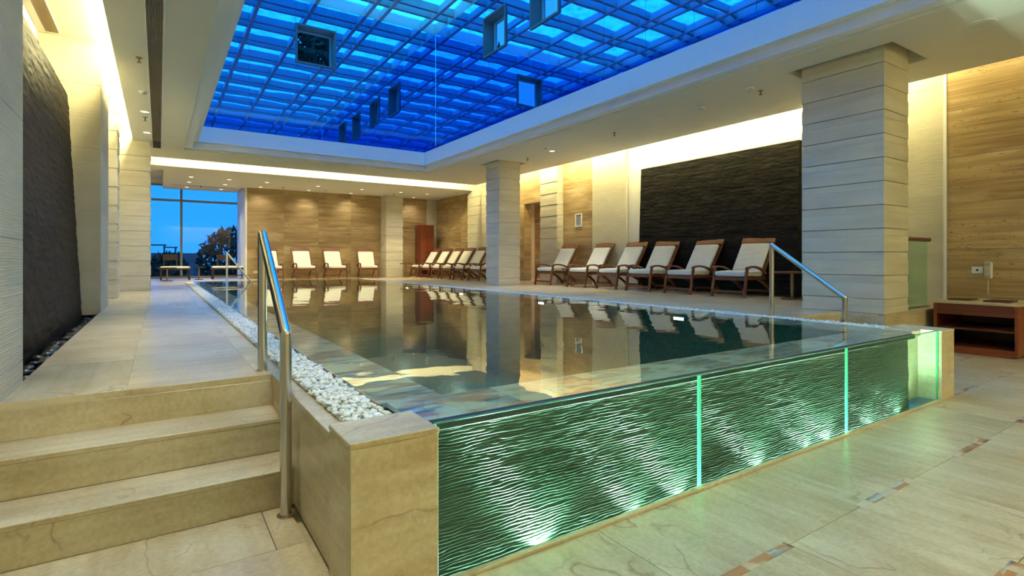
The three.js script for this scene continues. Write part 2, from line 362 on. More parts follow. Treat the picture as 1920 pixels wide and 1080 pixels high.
// ------------------------------------------------------------------ pool shell
const PX0 = 1.04, PX1 = 4.90, PD0 = 2.14, PD1 = 16.3, COP = 0.525, POOLF = -0.75;
{
  const pb = place('pool_basin', 'dark green mosaic pool basin', 'pool');
  mesh('basin_floor', box(PX0 - 0.2, PX1 + 0.2, POOLF - 0.2, POOLF, PD0 - 0.2, PD1 + 0.2), M.mosaic, pb);
  mesh('basin_wall', box(PX0 - 0.2, PX0, POOLF, COP - 0.02, PD0 - 0.2, PD1 + 0.2), M.mosaic, pb);
  mesh('basin_wall', box(PX1, PX1 + 0.2, POOLF, COP - 0.02, PD0 - 0.2, PD1 + 0.2), M.mosaic, pb);
  mesh('basin_wall', box(PX0, PX1, POOLF, COP - 0.02, PD0 - 0.2, PD0), M.mosaic, pb);
  mesh('basin_wall', box(PX0, PX1, POOLF, COP - 0.02, PD1, PD1 + 0.3), M.mosaic, pb);
  mesh('gutter_bed', [box(0.575, 0.84, 0, COP - 0.03, 1.88, 16.6), box(5.1, 5.44, 0, COP - 0.03, 1.95, 16.6)], M.lime, pb);
}
{ // coping of split multicolour slate, piece by piece
  const cp = place('pool_coping', 'wet multicoloured slate coping around the water', 'coping');
  const t = (a, b, e, f, sw) => mesh('coping_tile', box(a + 0.001, b - 0.001, COP - 0.02, COP, e + 0.001, f - 0.001, 0.001, { ...ro(), swap: sw }), M.slate, cp);
  for (let d = PD0; d < 16.6; d += 0.6) { const f = Math.min(d + 0.6, 16.6); t(0.757, PX0, d, f); t(PX1, 5.2, d, f); }
  for (let x = 0.79; x < 5.19; x += 0.4895) t(x, Math.min(x + 0.4895, 5.195), 1.80, PD0);
  for (let x = PX0; x < PX1; x += 0.5) t(x, Math.min(x + 0.5, PX1), PD1, 16.6);
}
{
  const g = new THREE.PlaneGeometry(5.2 - 0.757, 16.6 - 1.80, 1, 1); g.rotateX(-Math.PI / 2); g.translate((5.2 + 0.757) / 2, COP + 0.007, -(16.6 + 1.80) / 2);
  const u = g.attributes.uv, p = g.attributes.position; for (let i = 0; i < u.count; i++) u.setXY(i, p.getX(i), p.getZ(i));
  tag(mesh('pool_water', g, M.water), 'calm dark green pool water with mirror reflections', 'water');
}
{ // end blocks and kerbs of the glass front
  const k = place('pool_kerb', 'cream limestone kerb and end block beside the steps', 'kerb');
  mesh('kerb_wall', box(0.517, 0.575, 0, 0.472, 1.88, 3.16, 0.002), M.lime, k);
  mesh('kerb_cap', box(0.514, 0.577, 0.472, DECK, 1.88, 3.16, 0.002), M.lime, k);
  mesh('end_block', box(0.488, 0.787, 0, 0.535, 1.640, 1.878, 0.003, ro()), M.lime, k);
  mesh('block_cap', box(0.486, 0.789, 0.535, 0.556, 1.638, 1.88, 0.003, ro()), M.lime, k);
  const q = place('pool_kerb', 'cream limestone end block at the cabinet end of the glass front', 'kerb');
  mesh('end_block', [box(5.172, 5.43, 0, 0.535, 1.660, 1.95, 0.003), box(4.98, 5.172, 0, 0.50, 1.82, 1.95, 0.002)], M.lime, q);
  mesh('block_cap', box(5.170, 5.432, 0.535, 0.556, 1.658, 2.02, 0.003), M.lime, q);
  mesh('inner_cap', box(5.0, 5.170, 0.50, 0.548, 1.80, 2.02, 0.002), M.lime, q);
  const s = place('trim_2', 'thin stone sill along the foot of the glass front', 'sill');
  mesh('sill', [box(0.79, 5.17, 0, 0.014, 1.655, 1.682, 0.002)], M.lime, s);
  mesh('trough_floor', box(0.79, 5.17, -0.16, -0.13, 1.684, 1.90), M.blackslate, s);
  mesh('trough_side', box(0.79, 5.17, -0.13, 0.0, 1.684, 1.688), M.blackslate, s);
}
{ // weir wall behind the glass: rippled film of water on dark stone
  const nx = 560, ny = 380, x0 = 0.79, x1 = 4.985, y0 = -0.13, y1 = COP - 0.02;
  const N = 512, n1 = fbm(N, 24, 10, 1001, 4), n2 = fbm(N, 64, 40, 1011, 3), n3 = fbm(N, 6, 4, 1021, 3);
  const S = (a, u, v) => a[(Math.floor(v * 509) % N) * N + (Math.floor(u * 509) % N)];
  const pos = new Float32Array((nx + 1) * (ny + 1) * 3), idx = [];
  for (let j = 0; j <= ny; j++) for (let i = 0; i <= nx; i++) {
    const u = i / nx, v = j / ny, x = x0 + (x1 - x0) * u, y = y0 + (y1 - y0) * v;
    const ph = y / 0.0128 * 2 * Math.PI + 5.0 * (S(n1, u, v) - 0.5) + 5.0 * (S(n2, u, v) - 0.5);
    let h = 0.0050 * Math.pow(0.5 + 0.5 * Math.sin(ph), 1.6) * (0.3 + 1.4 * S(n3, u, v)) + 0.006 * (S(n2, u, v) - 0.5);
    const o = (j * (nx + 1) + i) * 3; pos[o] = x; pos[o + 1] = y; pos[o + 2] = -(1.815 + 0.012 * v - h);
  }
  for (let j = 0; j < ny; j++) for (let i = 0; i < nx; i++) { const a = j * (nx + 1) + i; idx.push(a, a + 1, a + nx + 2, a, a + nx + 2, a + nx + 1); }
  const g = new THREE.BufferGeometry(); g.setAttribute('position', new THREE.BufferAttribute(pos, 3)); g.setIndex(idx); g.computeVertexNormals();
  const w = place('weir_wall', 'dark rippled weir wall with water running down behind the glass', 'water wall');
  mesh('rippled_face', g, M.weir, w);
  mesh('overflow_edge', box(0.79, 4.985, 0.497, 0.534, 1.772, 1.7995, 0.003), M.black, w);
  mesh('weir_core', box(0.79, 4.985, -0.13, COP - 0.022, 1.832, 1.94), M.blackslate, w);
}
{ // three glass panels
  const xs = [0.792, 2.218, 3.695, 5.168], names = ['next to the end block by the steps', 'in the middle of the pool front', 'at the cabinet end of the pool front'];
  for (let i = 0; i < 3; i++) {
    const a = xs[i] + 0.003, b = xs[i + 1] - 0.003;
    const t = thing('waterfall_glass', 'green tinted waterfall glass ' + names[i], 'glass', [0, 0, 0], 0, 'glass panels of the pool front');
    mesh('pane', box(a + 0.004, b - 0.004, 0.008, 0.553, 1.684, 1.694), M.greenpane, t);
    mesh('top_edge', box(a, b, 0.553, 0.557, 1.683, 1.695, 0.0008), M.topedge, t);
    mesh('side_edge', box(a, a + 0.004, 0.008, 0.553, 1.683, 1.695), M.greenedge, t);
    mesh('side_edge', box(b - 0.004, b, 0.008, 0.553, 1.683, 1.695), M.greenedge, t);
  }
}
{ // lights in the trough: a continuous strip and uplights, sunk below the sill
  const MINT = lin(0.60, 1.0, 0.84);
  const ls = thing('trough_strip_light', 'mint coloured light strip along the foot of the waterfall', 'light strip', [2.83, -0.115, 1.785]);
  mesh('light_strip', box(-2.0, 2.0, -0.006, 0, -0.008, 0.008), std({ color: lin(0.8, 1, 0.95), emissive: MINT, emissiveIntensity: 4 }), ls);
  const ra = new THREE.RectAreaLight(MINT, TROUGH_STRIP, 4.0, 0.016); ra.position.set(0, 0.004, 0); ra.rotation.x = Math.PI / 2; ls.add(ra);
  const xs = [1.34, 1.90, 2.22, 2.91, 3.45, 3.70, 4.30, 4.77], pw = [1.5, 0.55, 1.0, 0.8, 0.5, 0.9, 0.35, 0.45];
  const ord = ['first', 'second', 'third', 'fourth', 'fifth', 'sixth', 'seventh', 'eighth'];
  xs.forEach((x, i) => {
    const t = thing('trough_light', ord[i] + ' uplight behind the glass front from the end block by the steps', 'uplight', [x, -0.125, 1.764], 0, 'uplights in the waterfall trough');
    mesh('housing', cyl(0.013, 0.012, 0, 0, 0, 20), M.steel, t);
    mesh('light_lens', cyl(0.011, 0.002, 0, 0.012, 0, 20), std({ color: lin(0.8, 1, 0.95), emissive: MINT, emissiveIntensity: 8 }), t);
    const s = new THREE.SpotLight(MINT, TROUGH_SPOT * pw[i], 0, 1.1, 0.9, 2);
    s.position.set(0, 0.02, 0); s.target.position.set(0, 0.7, -0.02); s.castShadow = true; s.shadow.radius = 0.5; t.add(s, s.target);
  });
}
// ------------------------------------------------------------------ pebbles
function pebbleGeo(s, flat) {
  const g = new THREE.IcosahedronGeometry(1, 1), p = g.attributes.position; let q = s * 7919 + 13;
  const dir = [[1, 0.3, 0.2], [-0.4, 0.9, 0.3], [0.1, -0.2, 1]].map((v) => new THREE.Vector3(...v).normalize());
  for (let i = 0; i < p.count; i++) { const v = new THREE.Vector3().fromBufferAttribute(p, i); let k = 1; dir.forEach((d, j) => { k += 0.13 * Math.sin(3 * v.dot(d) + s * 1.7 + j * 2.1); }); v.multiplyScalar(k); v.y *= flat; p.setXYZ(i, v.x, v.y, v.z); }
  g.computeVertexNormals(); // facets of the icosphere are shared by position below
  const n = g.attributes.normal; for (let i = 0; i < p.count; i++) { const v = new THREE.Vector3().fromBufferAttribute(p, i); v.y /= flat * flat; v.normalize(); n.setXYZ(i, v.x, v.y, v.z); }
  return g;
}
const pebbles = [pebbleGeo(1, 0.62), pebbleGeo(2, 0.7), pebbleGeo(3, 0.58), pebbleGeo(4, 0.66)];
function pebbleStrip(x0, x1, d0, d1, label, singles) {
  const t = thing('pebble_strip', label, 'pebbles', [0, 0, 0], 0);
  const spots = [], step = 0.021;
  for (let l = 0; l < 2; l++) for (let d = d0 + 0.012; d < d1 - 0.01; d += step) for (let x = x0 + 0.012; x < x1 - 0.008; x += step) {
    if (l && rnd() < 0.35) continue;
    spots.push([Math.min(x1 - 0.012, Math.max(x0 + 0.012, x + rr(-0.010, 0.010))), COP - 0.026 + l * 0.013 + rr(0, 0.006), d + rr(-0.010, 0.010), rr(0.0085, 0.0145)]);
  }
  spots.sort((a, b) => (a[2] - b[2]) + (b[1] - a[1]) * 4);
  const mx = (s) => new THREE.Matrix4().compose(new THREE.Vector3(s[0], s[1] + s[3] * 0.4, -s[2]), new THREE.Quaternion().setFromEuler(new THREE.Euler(rr(-0.5, 0.5), rr(0, 6.28), rr(-0.5, 0.5))), new THREE.Vector3(s[3] * rr(0.9, 1.35), s[3], s[3]));
  const tones = [0, 1, 2].map((i) => { const m = M.pebble.clone(); m.color = [lin(0.80, 0.80, 0.76), lin(0.72, 0.71, 0.66), lin(0.86, 0.86, 0.83)][i]; return m; });
  spots.slice(0, singles).forEach((s, i) => { const m = mesh('pebble', pebbles[i % 4], tones[i % 3], t); m.applyMatrix4(mx(s)); });
  const rest = spots.slice(singles);
  const im = new THREE.InstancedMesh(pebbles[1], M.pebble, rest.length); im.name = 'pebble_bed'; im.userData.kind = 'stuff'; shadows(im);
  const c = new THREE.Color();
  rest.forEach((s, i) => { im.setMatrixAt(i, mx(s)); const k = rr(0.84, 1.05); im.setColorAt(i, c.setRGB(k, k, k * 0.985)); });
  t.add(im);
}
pebbleStrip(0.577, 0.755, 1.88, 16.55, 'white pebble gutter between the walkway with the steps and the pool', 290);
pebbleStrip(5.202, 5.438, 2.02, 16.55, 'white pebble gutter between the lounger terrace and the pool', 60);

// ------------------------------------------------------------------ walls
function courses(parent, x0, x1, y0, y1, d0, d1, h, mat, name = 'panel', gap = 0.003, lens = null) {
  // stone facing panels in courses of height h, on the faces of a core; each panel a block
  for (let y = y0; y < y1 - 0.02; y += h) {
    const t = Math.min(y + h, y1);
    const alongX = x1 - x0 > d1 - d0, L = lens ?? 1.22;
    const n = Math.max(1, Math.round((alongX ? x1 - x0 : d1 - d0) / L));
    for (let i = 0; i < n; i++) {
      const a = alongX ? x0 + (x1 - x0) * i / n : x0, b = alongX ? x0 + (x1 - x0) * (i + 1) / n : x1;
      const e = alongX ? d0 : d0 + (d1 - d0) * i / n, f = alongX ? d1 : d0 + (d1 - d0) * (i + 1) / n;
      mesh(name, box(a + (alongX ? gap / 3 : 0), b - (alongX ? gap / 3 : 0), y + gap / 2, t - gap / 2, e + (alongX ? 0 : gap / 3), f - (alongX ? 0 : gap / 3), 0.002, ro()), mat, parent);
    }
  }
}
function stackedPier(o, x0, x1, y0, y1, d0, d1, h = 0.272, phase = 0) { // lapped courses: a tall proud block above a thin set-back one
  mesh('core', box(x0 + 0.03, x1 - 0.03, y0, y1, d0 + 0.03, d1 - 0.03), M.stack, o);
  let k = 0;
  for (let y = y0 - phase; y < y1; y += h, k++) {
    const a = Math.max(y, y0), t = Math.min(y + h, y1), m = Math.min(y + h * 0.68, y1);
    if (m > a + 0.01) mesh('stone_course', box(x0, x1, a + 0.0025, m, d0, d1, 0.003, ro()), M.stack, o);
    if (t > Math.max(m, a) + 0.01) mesh('stone_course', box(x0 + 0.009, x1 - 0.009, Math.max(m, a), t - 0.0025, d0 + 0.004, d1 - 0.004, 0.003, ro()), M.stack, o);
  }
}
{ // left side
  const w = place('wall_left', 'pale combed stone wall beside the steps', 'wall');
  mesh('wall_core', box(-0.95, -0.61, -0.2, ROOF, -4.2, 3.63), M.plaster, w);
  courses(w, -0.61, -0.58, 0, 3.66, -4.2, 3.66, 0.61, M.comb, 'panel', 0.002, 2.0);
  courses(w, -0.95, -0.611, 0, 3.66, 3.63, 3.66, 0.61, M.comb, 'panel', 0.002);
  const n = place('wall_left_niche', 'plaster wall behind the dark water wall and recess on the walkway side', 'wall');
  mesh('wall_core', [box(-1.35, -1.15, 0, ROOF, 3.66, 13.6), box(-0.95, -0.9, 0, ROOF, 3.4, 3.66)], M.plaster, n);
  const p = place('wall_left_pier', 'pale combed stone pier at the end of the walkway water wall', 'pier');
  mesh('wall_core', box(-1.15, -0.61, DECK - 0.3, 3.72, 8.08, 9.17), M.plaster, p);
  courses(p, -1.15, -0.58, DECK - 0.3, 3.72, 8.05, 8.08, 0.75, M.comb, 'panel', 0.003, 2);
  courses(p, -0.61, -0.58, DECK - 0.3, 3.72, 8.0801, 9.2, 0.75, M.comb, 'panel', 0.003, 2);
  courses(p, -1.15, -0.61, DECK - 0.3, 3.72, 9.17, 9.2, 0.75, M.comb, 'panel', 0.003, 2);
  const a = place('pier_1', 'narrow stacked stone pier between the combed pier and the lounge window', 'pier');
  stackedPier(a, -1.15, -0.555, DECK, 3.72, 10.7, 11.25, 0.30);
  const b = place('pier_2', 'wide stacked stone pier beside the lounge window', 'pier');
  stackedPier(b, -1.15, -0.14, DECK, 3.9, 13.04, 13.6, 0.30);
  const l = place('wall_lounge', 'plaster wall at the side of the lounge window', 'wall');
  mesh('wall_core', box(-1.2, -1.0, 0, ROOF, 13.6, 21.2), M.plaster, l);
}
function waterWall(name, label, xb, xt, y0, y1, d0, d1, face, xback) {
  // sloping face of split black slate: fine broken ledges
  const nu = 190, nv = 230, N = 512, a = fbm(N, 6, 60, 1100 + xb * 10 | 0, 4), b = fbm(N, 40, 90, 1130, 3), c = fbm(N, 5, 4, 1150, 3);
  const S = (q, u, v) => q[(Math.floor(v * 511) % N) * N + (Math.floor(u * 511) % N)];
  const pos = [], uv = [], idx = [];
  for (let j = 0; j <= nv; j++) for (let i = 0; i <= nu; i++) {
    const u = i / nu, v = j / nv, d = d0 + (d1 - d0) * u, y = y0 + (y1 - y0) * v;
    const h = 0.009 * (S(a, u, v) - 0.4) + 0.010 * (S(b, u, v) - 0.5) + 0.004 * (S(c, u, v) - 0.5);
    pos.push(xb + (xt - xb) * v + face * h, y, -d); uv.push(d, y);
  }
  for (let j = 0; j < nv; j++) for (let i = 0; i < nu; i++) { const p = j * (nu + 1) + i; if (face > 0) idx.push(p, p + nu + 1, p + nu + 2, p, p + nu + 2, p + 1); else idx.push(p, p + nu + 2, p + nu + 1, p, p + 1, p + nu + 2); }
  const g = new THREE.BufferGeometry(); g.setAttribute('position', new THREE.Float32BufferAttribute(pos, 3)); g.setAttribute('uv', new THREE.Float32BufferAttribute(uv, 2)); g.setIndex(idx); g.computeVertexNormals();
  const o = thing(name, label, 'water wall');
  mesh('slate_face', g, M.blackslate, o);
  const x0 = Math.min(xt - face * 0.012, xback), x1 = Math.max(xt - face * 0.012, xback);
  const sh = new THREE.Shape();   // wedge core so that edges and top are closed
  sh.moveTo(xb - face * 0.014, y0); sh.lineTo(xt - face * 0.014, y1 - 0.002); sh.lineTo(xback, y1 - 0.002); sh.lineTo(xback, y0); sh.closePath();
  const e = new THREE.ExtrudeGeometry(sh, { depth: d1 - d0 - 0.002, bevelEnabled: false }); e.translate(0, 0, -d1 + 0.001);
  mesh('core', e, M.blackslate, o);
}
waterWall('water_wall', 'dark split slate water wall leaning back beside the walkway', -0.75, -0.885, 0.30, 3.03, 3.67, 8.045, 1, -1.0);
waterWall('water_wall', 'dark split slate water wall behind the row of loungers', 8.80, 8.90, DECK + 0.02, 3.12, 4.80, 8.30, -1, 8.995);
{ // stones at the foot of the left water wall
  const t = thing('river_stone_bed', 'dark river stones in the channel below the walkway water wall', 'stones');
  const tr = place('trough_walkway', 'stone channel at the foot of the walkway water wall', 'channel');
  mesh('channel_floor', box(-1.15, -0.585, 0, 0.36, 3.66, 8.05), M.blackslate, tr);
  for (let d = 3.7; d < 8.0; d += 0.072) for (let x = -0.68; x < -0.6; x += 0.06) {
    const s = rr(0.028, 0.046), m = mesh('river_stone', pebbles[Math.floor(rnd() * 4)], M.riverstone, t);
    m.position.set(x + rr(-0.01, 0.02), 0.385 + rr(0, 0.06), -(d + rr(-0.03, 0.03))); m.rotation.set(rr(-0.4, 0.4), rr(0, 6), rr(-0.4, 0.4)); m.scale.set(s * rr(1, 1.4), s, s);
  }
}
{ // right side
  const RX = 9.0;
  const near = place('wall_right', 'brown travertine wall above the low cabinet', 'wall');
  mesh('wall_core', box(8.93, 9.25, -0.2, ROOF, -4.2, 2.80), M.plaster, near);
  courses(near, 8.90, 8.93, 0.02, 3.90, -4.2, 2.80, 0.62, M.trav, 'panel', 0.003, 2.3);
  mesh('corner_trim', box(8.885, 8.93, 0.0, 3.90, 2.80, 2.835, 0.003), M.white, near);
  const comb = place('wall_right_combed', 'pale combed stone wall behind the large square column', 'wall');
  mesh('wall_core', box(8.98, 9.25, -0.2, ROOF, 2.80, 4.80), M.plaster, comb);
  courses(comb, 8.95, 8.98, DECK, 3.90, 2.835, 4.78, 0.75, M.comb, 'panel', 0.003, 2);
  const back = place('wall_right_cream', 'cream plaster wall above and beside the lounger water wall', 'wall');
  mesh('wall_core', [box(RX, 9.25, 0, ROOF, 4.80, 8.78)], M.plaster, back);
  const pier = place('wall_right_pier', 'pale combed stone pier between the water wall and the notice', 'pier');
  mesh('wall_core', box(8.93, 9.25, 0, ROOF, 8.80, 9.88), M.plaster, pier);
  courses(pier, 8.90, 8.93, DECK, 3.90, 8.78, 9.90, 0.75, M.comb, 'panel', 0.003, 2);
  const tr = place('wall_right_notice', 'travertine wall bay lit by a spotlight around the small framed notice', 'wall');
  mesh('wall_core', box(9.02, 9.25, 0, ROOF, 9.90, 11.15), M.plaster, tr);
  courses(tr, 8.99, 9.02, DECK, 3.90, 9.90, 11.15, 0.62, M.trav, 'panel', 0.002, 1.3);
  const st = place('pier_3', 'stacked stone pilaster between the notice bay and the stair doorway', 'pier');
  stackedPier(st, 8.78, 9.2, DECK, 3.9, 11.15, 11.9, 0.30);
  const dw = place('wall_right_doorway', 'travertine wall around the stair doorway', 'wall');
  const y = DECK;
  mesh('wall_core', [box(9.03, 9.25, 0, ROOF, 11.9, 12.10), box(9.03, 9.25, 2.78, ROOF, 12.10, 13.0), box(9.03, 9.25, 0, ROOF, 13.0, 15.0)], M.plaster, dw);
  courses(dw, 9.0, 9.03, y, 2.78, 11.9, 12.10, 0.62, M.trav, 'panel', 0.002, 1.3);
  courses(dw, 9.0, 9.03, 2.78, 3.9, 11.9, 15.0, 0.62, M.trav, 'panel', 0.002, 1.3);
  courses(dw, 9.0, 9.03, y, 2.78, 13.0, 15.0, 0.62, M.trav, 'panel', 0.002, 1.3);
  mesh('door_lining', [box(9.0, 9.26, y, 2.78, 12.09, 12.115, 0.002), box(9.0, 9.26, y, 2.78, 12.985, 13.01, 0.002), box(9.0, 9.26, 2.76, 2.785, 12.115, 12.985, 0.002)], M.trav, dw);
  // little stair hall beyond
  const hall = place('wall_stair_hall', 'travertine walls of the stair hall seen through the doorway', 'wall');
  mesh('hall_floor', box(9.25, 11.6, 0, y, 11.6, 14.8), M.lime, hall);
  mesh('hall_ceiling', box(9.25, 11.6, 3.2, 3.4, 11.6, 14.8), M.plaster, hall);
  courses(hall, 10.55, 10.6, y, 3.2, 11.6, 14.8, 0.62, M.trav, 'panel', 0.002, 1.3);
  mesh('hall_wall', [box(9.25, 10.6, y, 3.2, 14.6, 14.8), box(9.25, 10.6, y, 3.2, 11.6, 11.8)], M.plaster, hall);
  const sk = new THREE.Shape(); sk.moveTo(-11.9, y); sk.lineTo(-13.4, y + 0.95); sk.lineTo(-13.4, y + 1.12); sk.lineTo(-11.9, y + 0.2); sk.closePath();
  const sg = new THREE.ExtrudeGeometry(sk, { depth: 0.05, bevelEnabled: false }); sg.rotateY(-Math.PI / 2); sg.translate(10.55, 0, 0);
  mesh('stair_string', sg, M.lime, hall);
  const hr = thing('stair_rail', 'thin dark stair handrail on the wall beyond the doorway', 'handrail');
  mesh('rail', rod([10.42, y + 0.55, -12.0], [10.42, y + 1.45, -13.5], 0.02), M.bronze, hr);
  mesh('bracket', [rod([10.42, y + 0.85, -12.5], [10.54, y + 0.80, -12.5], 0.01), rod([10.42, y + 1.21, -13.1], [10.54, y + 1.16, -13.1], 0.01)], M.bronze, hr);
  const hl = thing('hall_light', 'recessed ceiling light of the stair hall', 'ceiling light', [9.9, 3.19, 12.9]);
  mesh('light_lens', cyl(0.08, 0.012, 0, -0.008, 0, 24), M.lens, hl);
  const hp = new THREE.SpotLight(lin(1, 0.72, 0.42), 7 * DOWN, 0, 1.35, 0.8, 2); hp.position.set(0, -0.02, 0); hp.target.position.set(0.3, -2, 0); hp.castShadow = true; hp.shadow.radius = 3; hl.add(hp, hp.target);
  const p4 = place('pier_4', 'stacked stone pilaster at the end of the cove by the corner loungers', 'pier');
  stackedPier(p4, 8.72, 9.25, DECK, 3.9, 15.0, 15.95, 0.30);
  const fr = place('wall_right_far', 'travertine side wall of the far lounge area behind the corner loungers', 'wall');
  mesh('wall_core', box(9.05, 9.25, 0, ROOF, 15.95, 19.2), M.plaster, fr);
  courses(fr, 9.0, 9.05, DECK, 3.45, 15.95, 18.95, 0.62, M.trav, 'panel', 0.0015, 1.2);
}
{ // far wall
  const f = place('wall_far', 'long travertine wall behind the far row of loungers', 'wall');
  mesh('wall_core', box(2.36, 9.25, 0, ROOF, 19.05, 19.25), M.plaster, f);
  courses(f, 2.36, 6.80, DECK, 3.45, 19.0, 19.05, 0.62, M.trav, 'panel', 0.0015, 1.15);
  courses(f, 7.40, 8.60, DECK, 3.45, 19.0, 19.05, 0.62, M.trav, 'panel', 0.0015, 1.2);
  mesh('corner_pilaster', box(8.60, 9.0, DECK, 3.45, 18.95, 19.05, 0.003), M.stack, f);
  mesh('reveal', box(2.30, 2.36, 0, ROOF, 19.0, 21.05, 0.003), M.white, f);
  const p = place('pier_5', 'stacked stone pier in the middle of the far travertine wall', 'pier');
  stackedPier(p, 6.78, 7.42, DECK, 3.45, 18.45, 19.05, 0.30);
  // enclosure behind the camera
  const b = place('wall_back', 'cream plaster wall behind the viewpoint', 'wall');
  mesh('wall_core', box(-0.95, 9.25, -0.2, ROOF, -4.4, -4.2), M.plaster, b);
}
{ // lounge window
  const w = place('window_1', 'large grey framed window onto the dusk garden', 'window');
  const y0 = DECK, y1 = 3.62, D = 21.0;
  mesh('frame', [box(-1.0, 2.42, y0, y0 + 0.07, D, D + 0.09, 0.004), box(-1.0, 2.42, y1 - 0.06, y1, D, D + 0.09, 0.004), box(-1.0, -0.93, y0, y1, D, D + 0.09, 0.004), box(2.33, 2.42, y0, y1, D - 0.02, D + 0.09, 0.004)], M.framegrey, w);
  mesh('mullion', box(0.59, 0.66, y0 + 0.07, y1 - 0.06, D + 0.005, D + 0.085, 0.004), M.framegrey, w);
  mesh('transom', box(-0.93, 2.33, 3.06, 3.13, D + 0.008, D + 0.082, 0.004), M.framegrey, w);
  for (const [a, b] of [[-0.93, 0.59], [0.66, 2.33]]) for (const [e, f] of [[y0 + 0.07, 3.06], [3.13, y1 - 0.06]]) mesh('pane', box(a, b, e, f, D + 0.04, D + 0.048), M.tintpane, w);
  const h = place('wall_window_head', 'dark wall above the lounge window', 'wall');
  mesh('wall_core', [box(-1.2, 2.5, y1, ROOF, 20.95, 21.2), box(2.36, 2.6, 0, ROOF, 19.25, 21.2), box(-1.2, 2.5, -0.2, DECK, 21.0, 21.2)], M.plaster, h);
}
// ------------------------------------------------------------------ columns
{
  const c1 = place('column_1', 'large square stacked stone column beside the steps with the short handrail', 'column');
  stackedPier(c1, 6.90, 7.55, DECK, 3.72, 2.752, 3.69, 0.272, 0.1);
  const c2 = place('column_2', 'stacked stone column at the far end of the terrace between two rows of loungers', 'column');
  stackedPier(c2, 6.90, 7.53, DECK, 3.72, 11.04, 11.65, 0.272, 0.1);
}
// ------------------------------------------------------------------ ceilings
const OP = [0.459, 6.27, 1.10, 13.68];
{
  const c = place('ceiling', 'smooth cream plaster soffit around the skylight well', 'ceiling');
  const holes = [[...OP], [6.74, 7.68, 2.60, 3.80], [6.78, 7.64, 10.92, 11.78], [-0.11, 0.045, 4.0, 13.8], ];
  mesh('soffit', slabWithHoles(-0.437, 8.50, CEIL, CEIL + 0.041, -3.7, 15.0, holes), M.plaster, c);
  mesh('near_soffit', [box(-0.58, -0.437, CEIL, CEIL + 0.041, -3.7, 3.62)], M.plaster, c);
  // hollow boxes above the column recesses and the slot, so that no light leaks
  const cap = (x0, x1, d0, d1, t, m = M.plaster) => [box(x0 - 0.03, x1 + 0.03, t, t + 0.03, d0 - 0.03, d1 + 0.03), box(x0 - 0.03, x0, CEIL + 0.041, t, d0, d1), box(x1, x1 + 0.03, CEIL + 0.041, t, d0, d1), box(x0 - 0.03, x1 + 0.03, CEIL + 0.041, t, d0 - 0.03, d0), box(x0 - 0.03, x1 + 0.03, CEIL + 0.041, t, d1, d1 + 0.03)];
  mesh('column_recess', [...cap(6.74, 7.68, 2.60, 3.80, 3.72)], M.plaster, c);
  mesh('column_recess', [...cap(6.78, 7.64, 10.92, 11.78, 3.72)], M.plaster, c);
  mesh('slot_box', [...cap(-0.11, 0.045, 4.0, 13.8, 3.67)], M.plaster, c);
    // upper ceilings of the coves
  mesh('cove_ceiling', [box(-0.6, 8.2, 3.90, 3.94, -4.2, -3.3), box(8.2, 9.1, 3.90, 3.94, -4.2, 15.6), box(-1.2, -0.1, 3.72, 3.76, 3.4, 13.04), box(-1.2, 8.8, 3.90, 3.94, 13.68, 15.62), box(-1.2, -0.4, 3.72, 3.94, 13.0, 13.04)], M.plaster, c);
  mesh('cove_back', [box(-0.6, 8.17, CEIL + 0.041, 3.94, -3.33, -3.3), box(8.17, 8.2, CEIL + 0.041, 3.94, -3.3, 14.6), box(-0.14, -0.111, CEIL + 0.041, 3.90, 3.4, 14.6), box(-0.14, 8.2, CEIL + 0.041, 3.94, 14.57, 14.6)], M.plaster, c);
  // far lowered ceiling
  const f = place('ceiling_far', 'lowered cream ceiling with downlights over the far lounge area', 'ceiling');
  mesh('bulkhead', [box(-1.2, 9.25, 3.42, ROOF, 15.60, 16.30, 0.002)], M.plaster, f);
  mesh('soffit', [box(0.10, 9.25, 3.435, ROOF, 16.30, 19.2), box(0.10, 2.22, 3.435, ROOF, 19.2, 20.7), box(-1.2, 0.10, 3.75, ROOF, 16.3, 21.0), box(0.10, 2.5, 3.75, ROOF, 20.7, 21.0), box(2.22, 2.5, 3.75, ROOF, 19.2, 21.0)], M.plaster, f);
  mesh('slot_shade_bar', box(0.35, 2.05, 3.428, 3.45, 19.45, 19.49, 0.002), M.bronze, f);  // solid bar, its dark bronze stands in for the shade inside the slot
  const r = place('roof', 'roof slab above the pool hall', 'roof');
  mesh('slab', slabWithHoles(-1.4, 11.8, ROOF, ROOF + 0.25, -4.5, 21.3, [[0.28, 6.45, 1.18, 13.62]]), M.plaster, r);
}
{ // stepped cornice of the skylight opening
  const t = place('trim_3', 'stepped white cornice around the skylight well', 'cornice');
  const ring = (i, o, y0, y1) => slabWithHoles(OP[0] - o, OP[1] + o, y0, y1, OP[2] - o, OP[3] + o, [[OP[0] + i, OP[1] - i, OP[2] + i, OP[3] - i]]);
  mesh('lower_step', ring(0.147, 0.30, CEIL + 0.041, 3.683), M.cornice, t);
  mesh('upper_fascia', ring(0.253, 0.30, 3.683, 4.03), M.cornice, t);
}
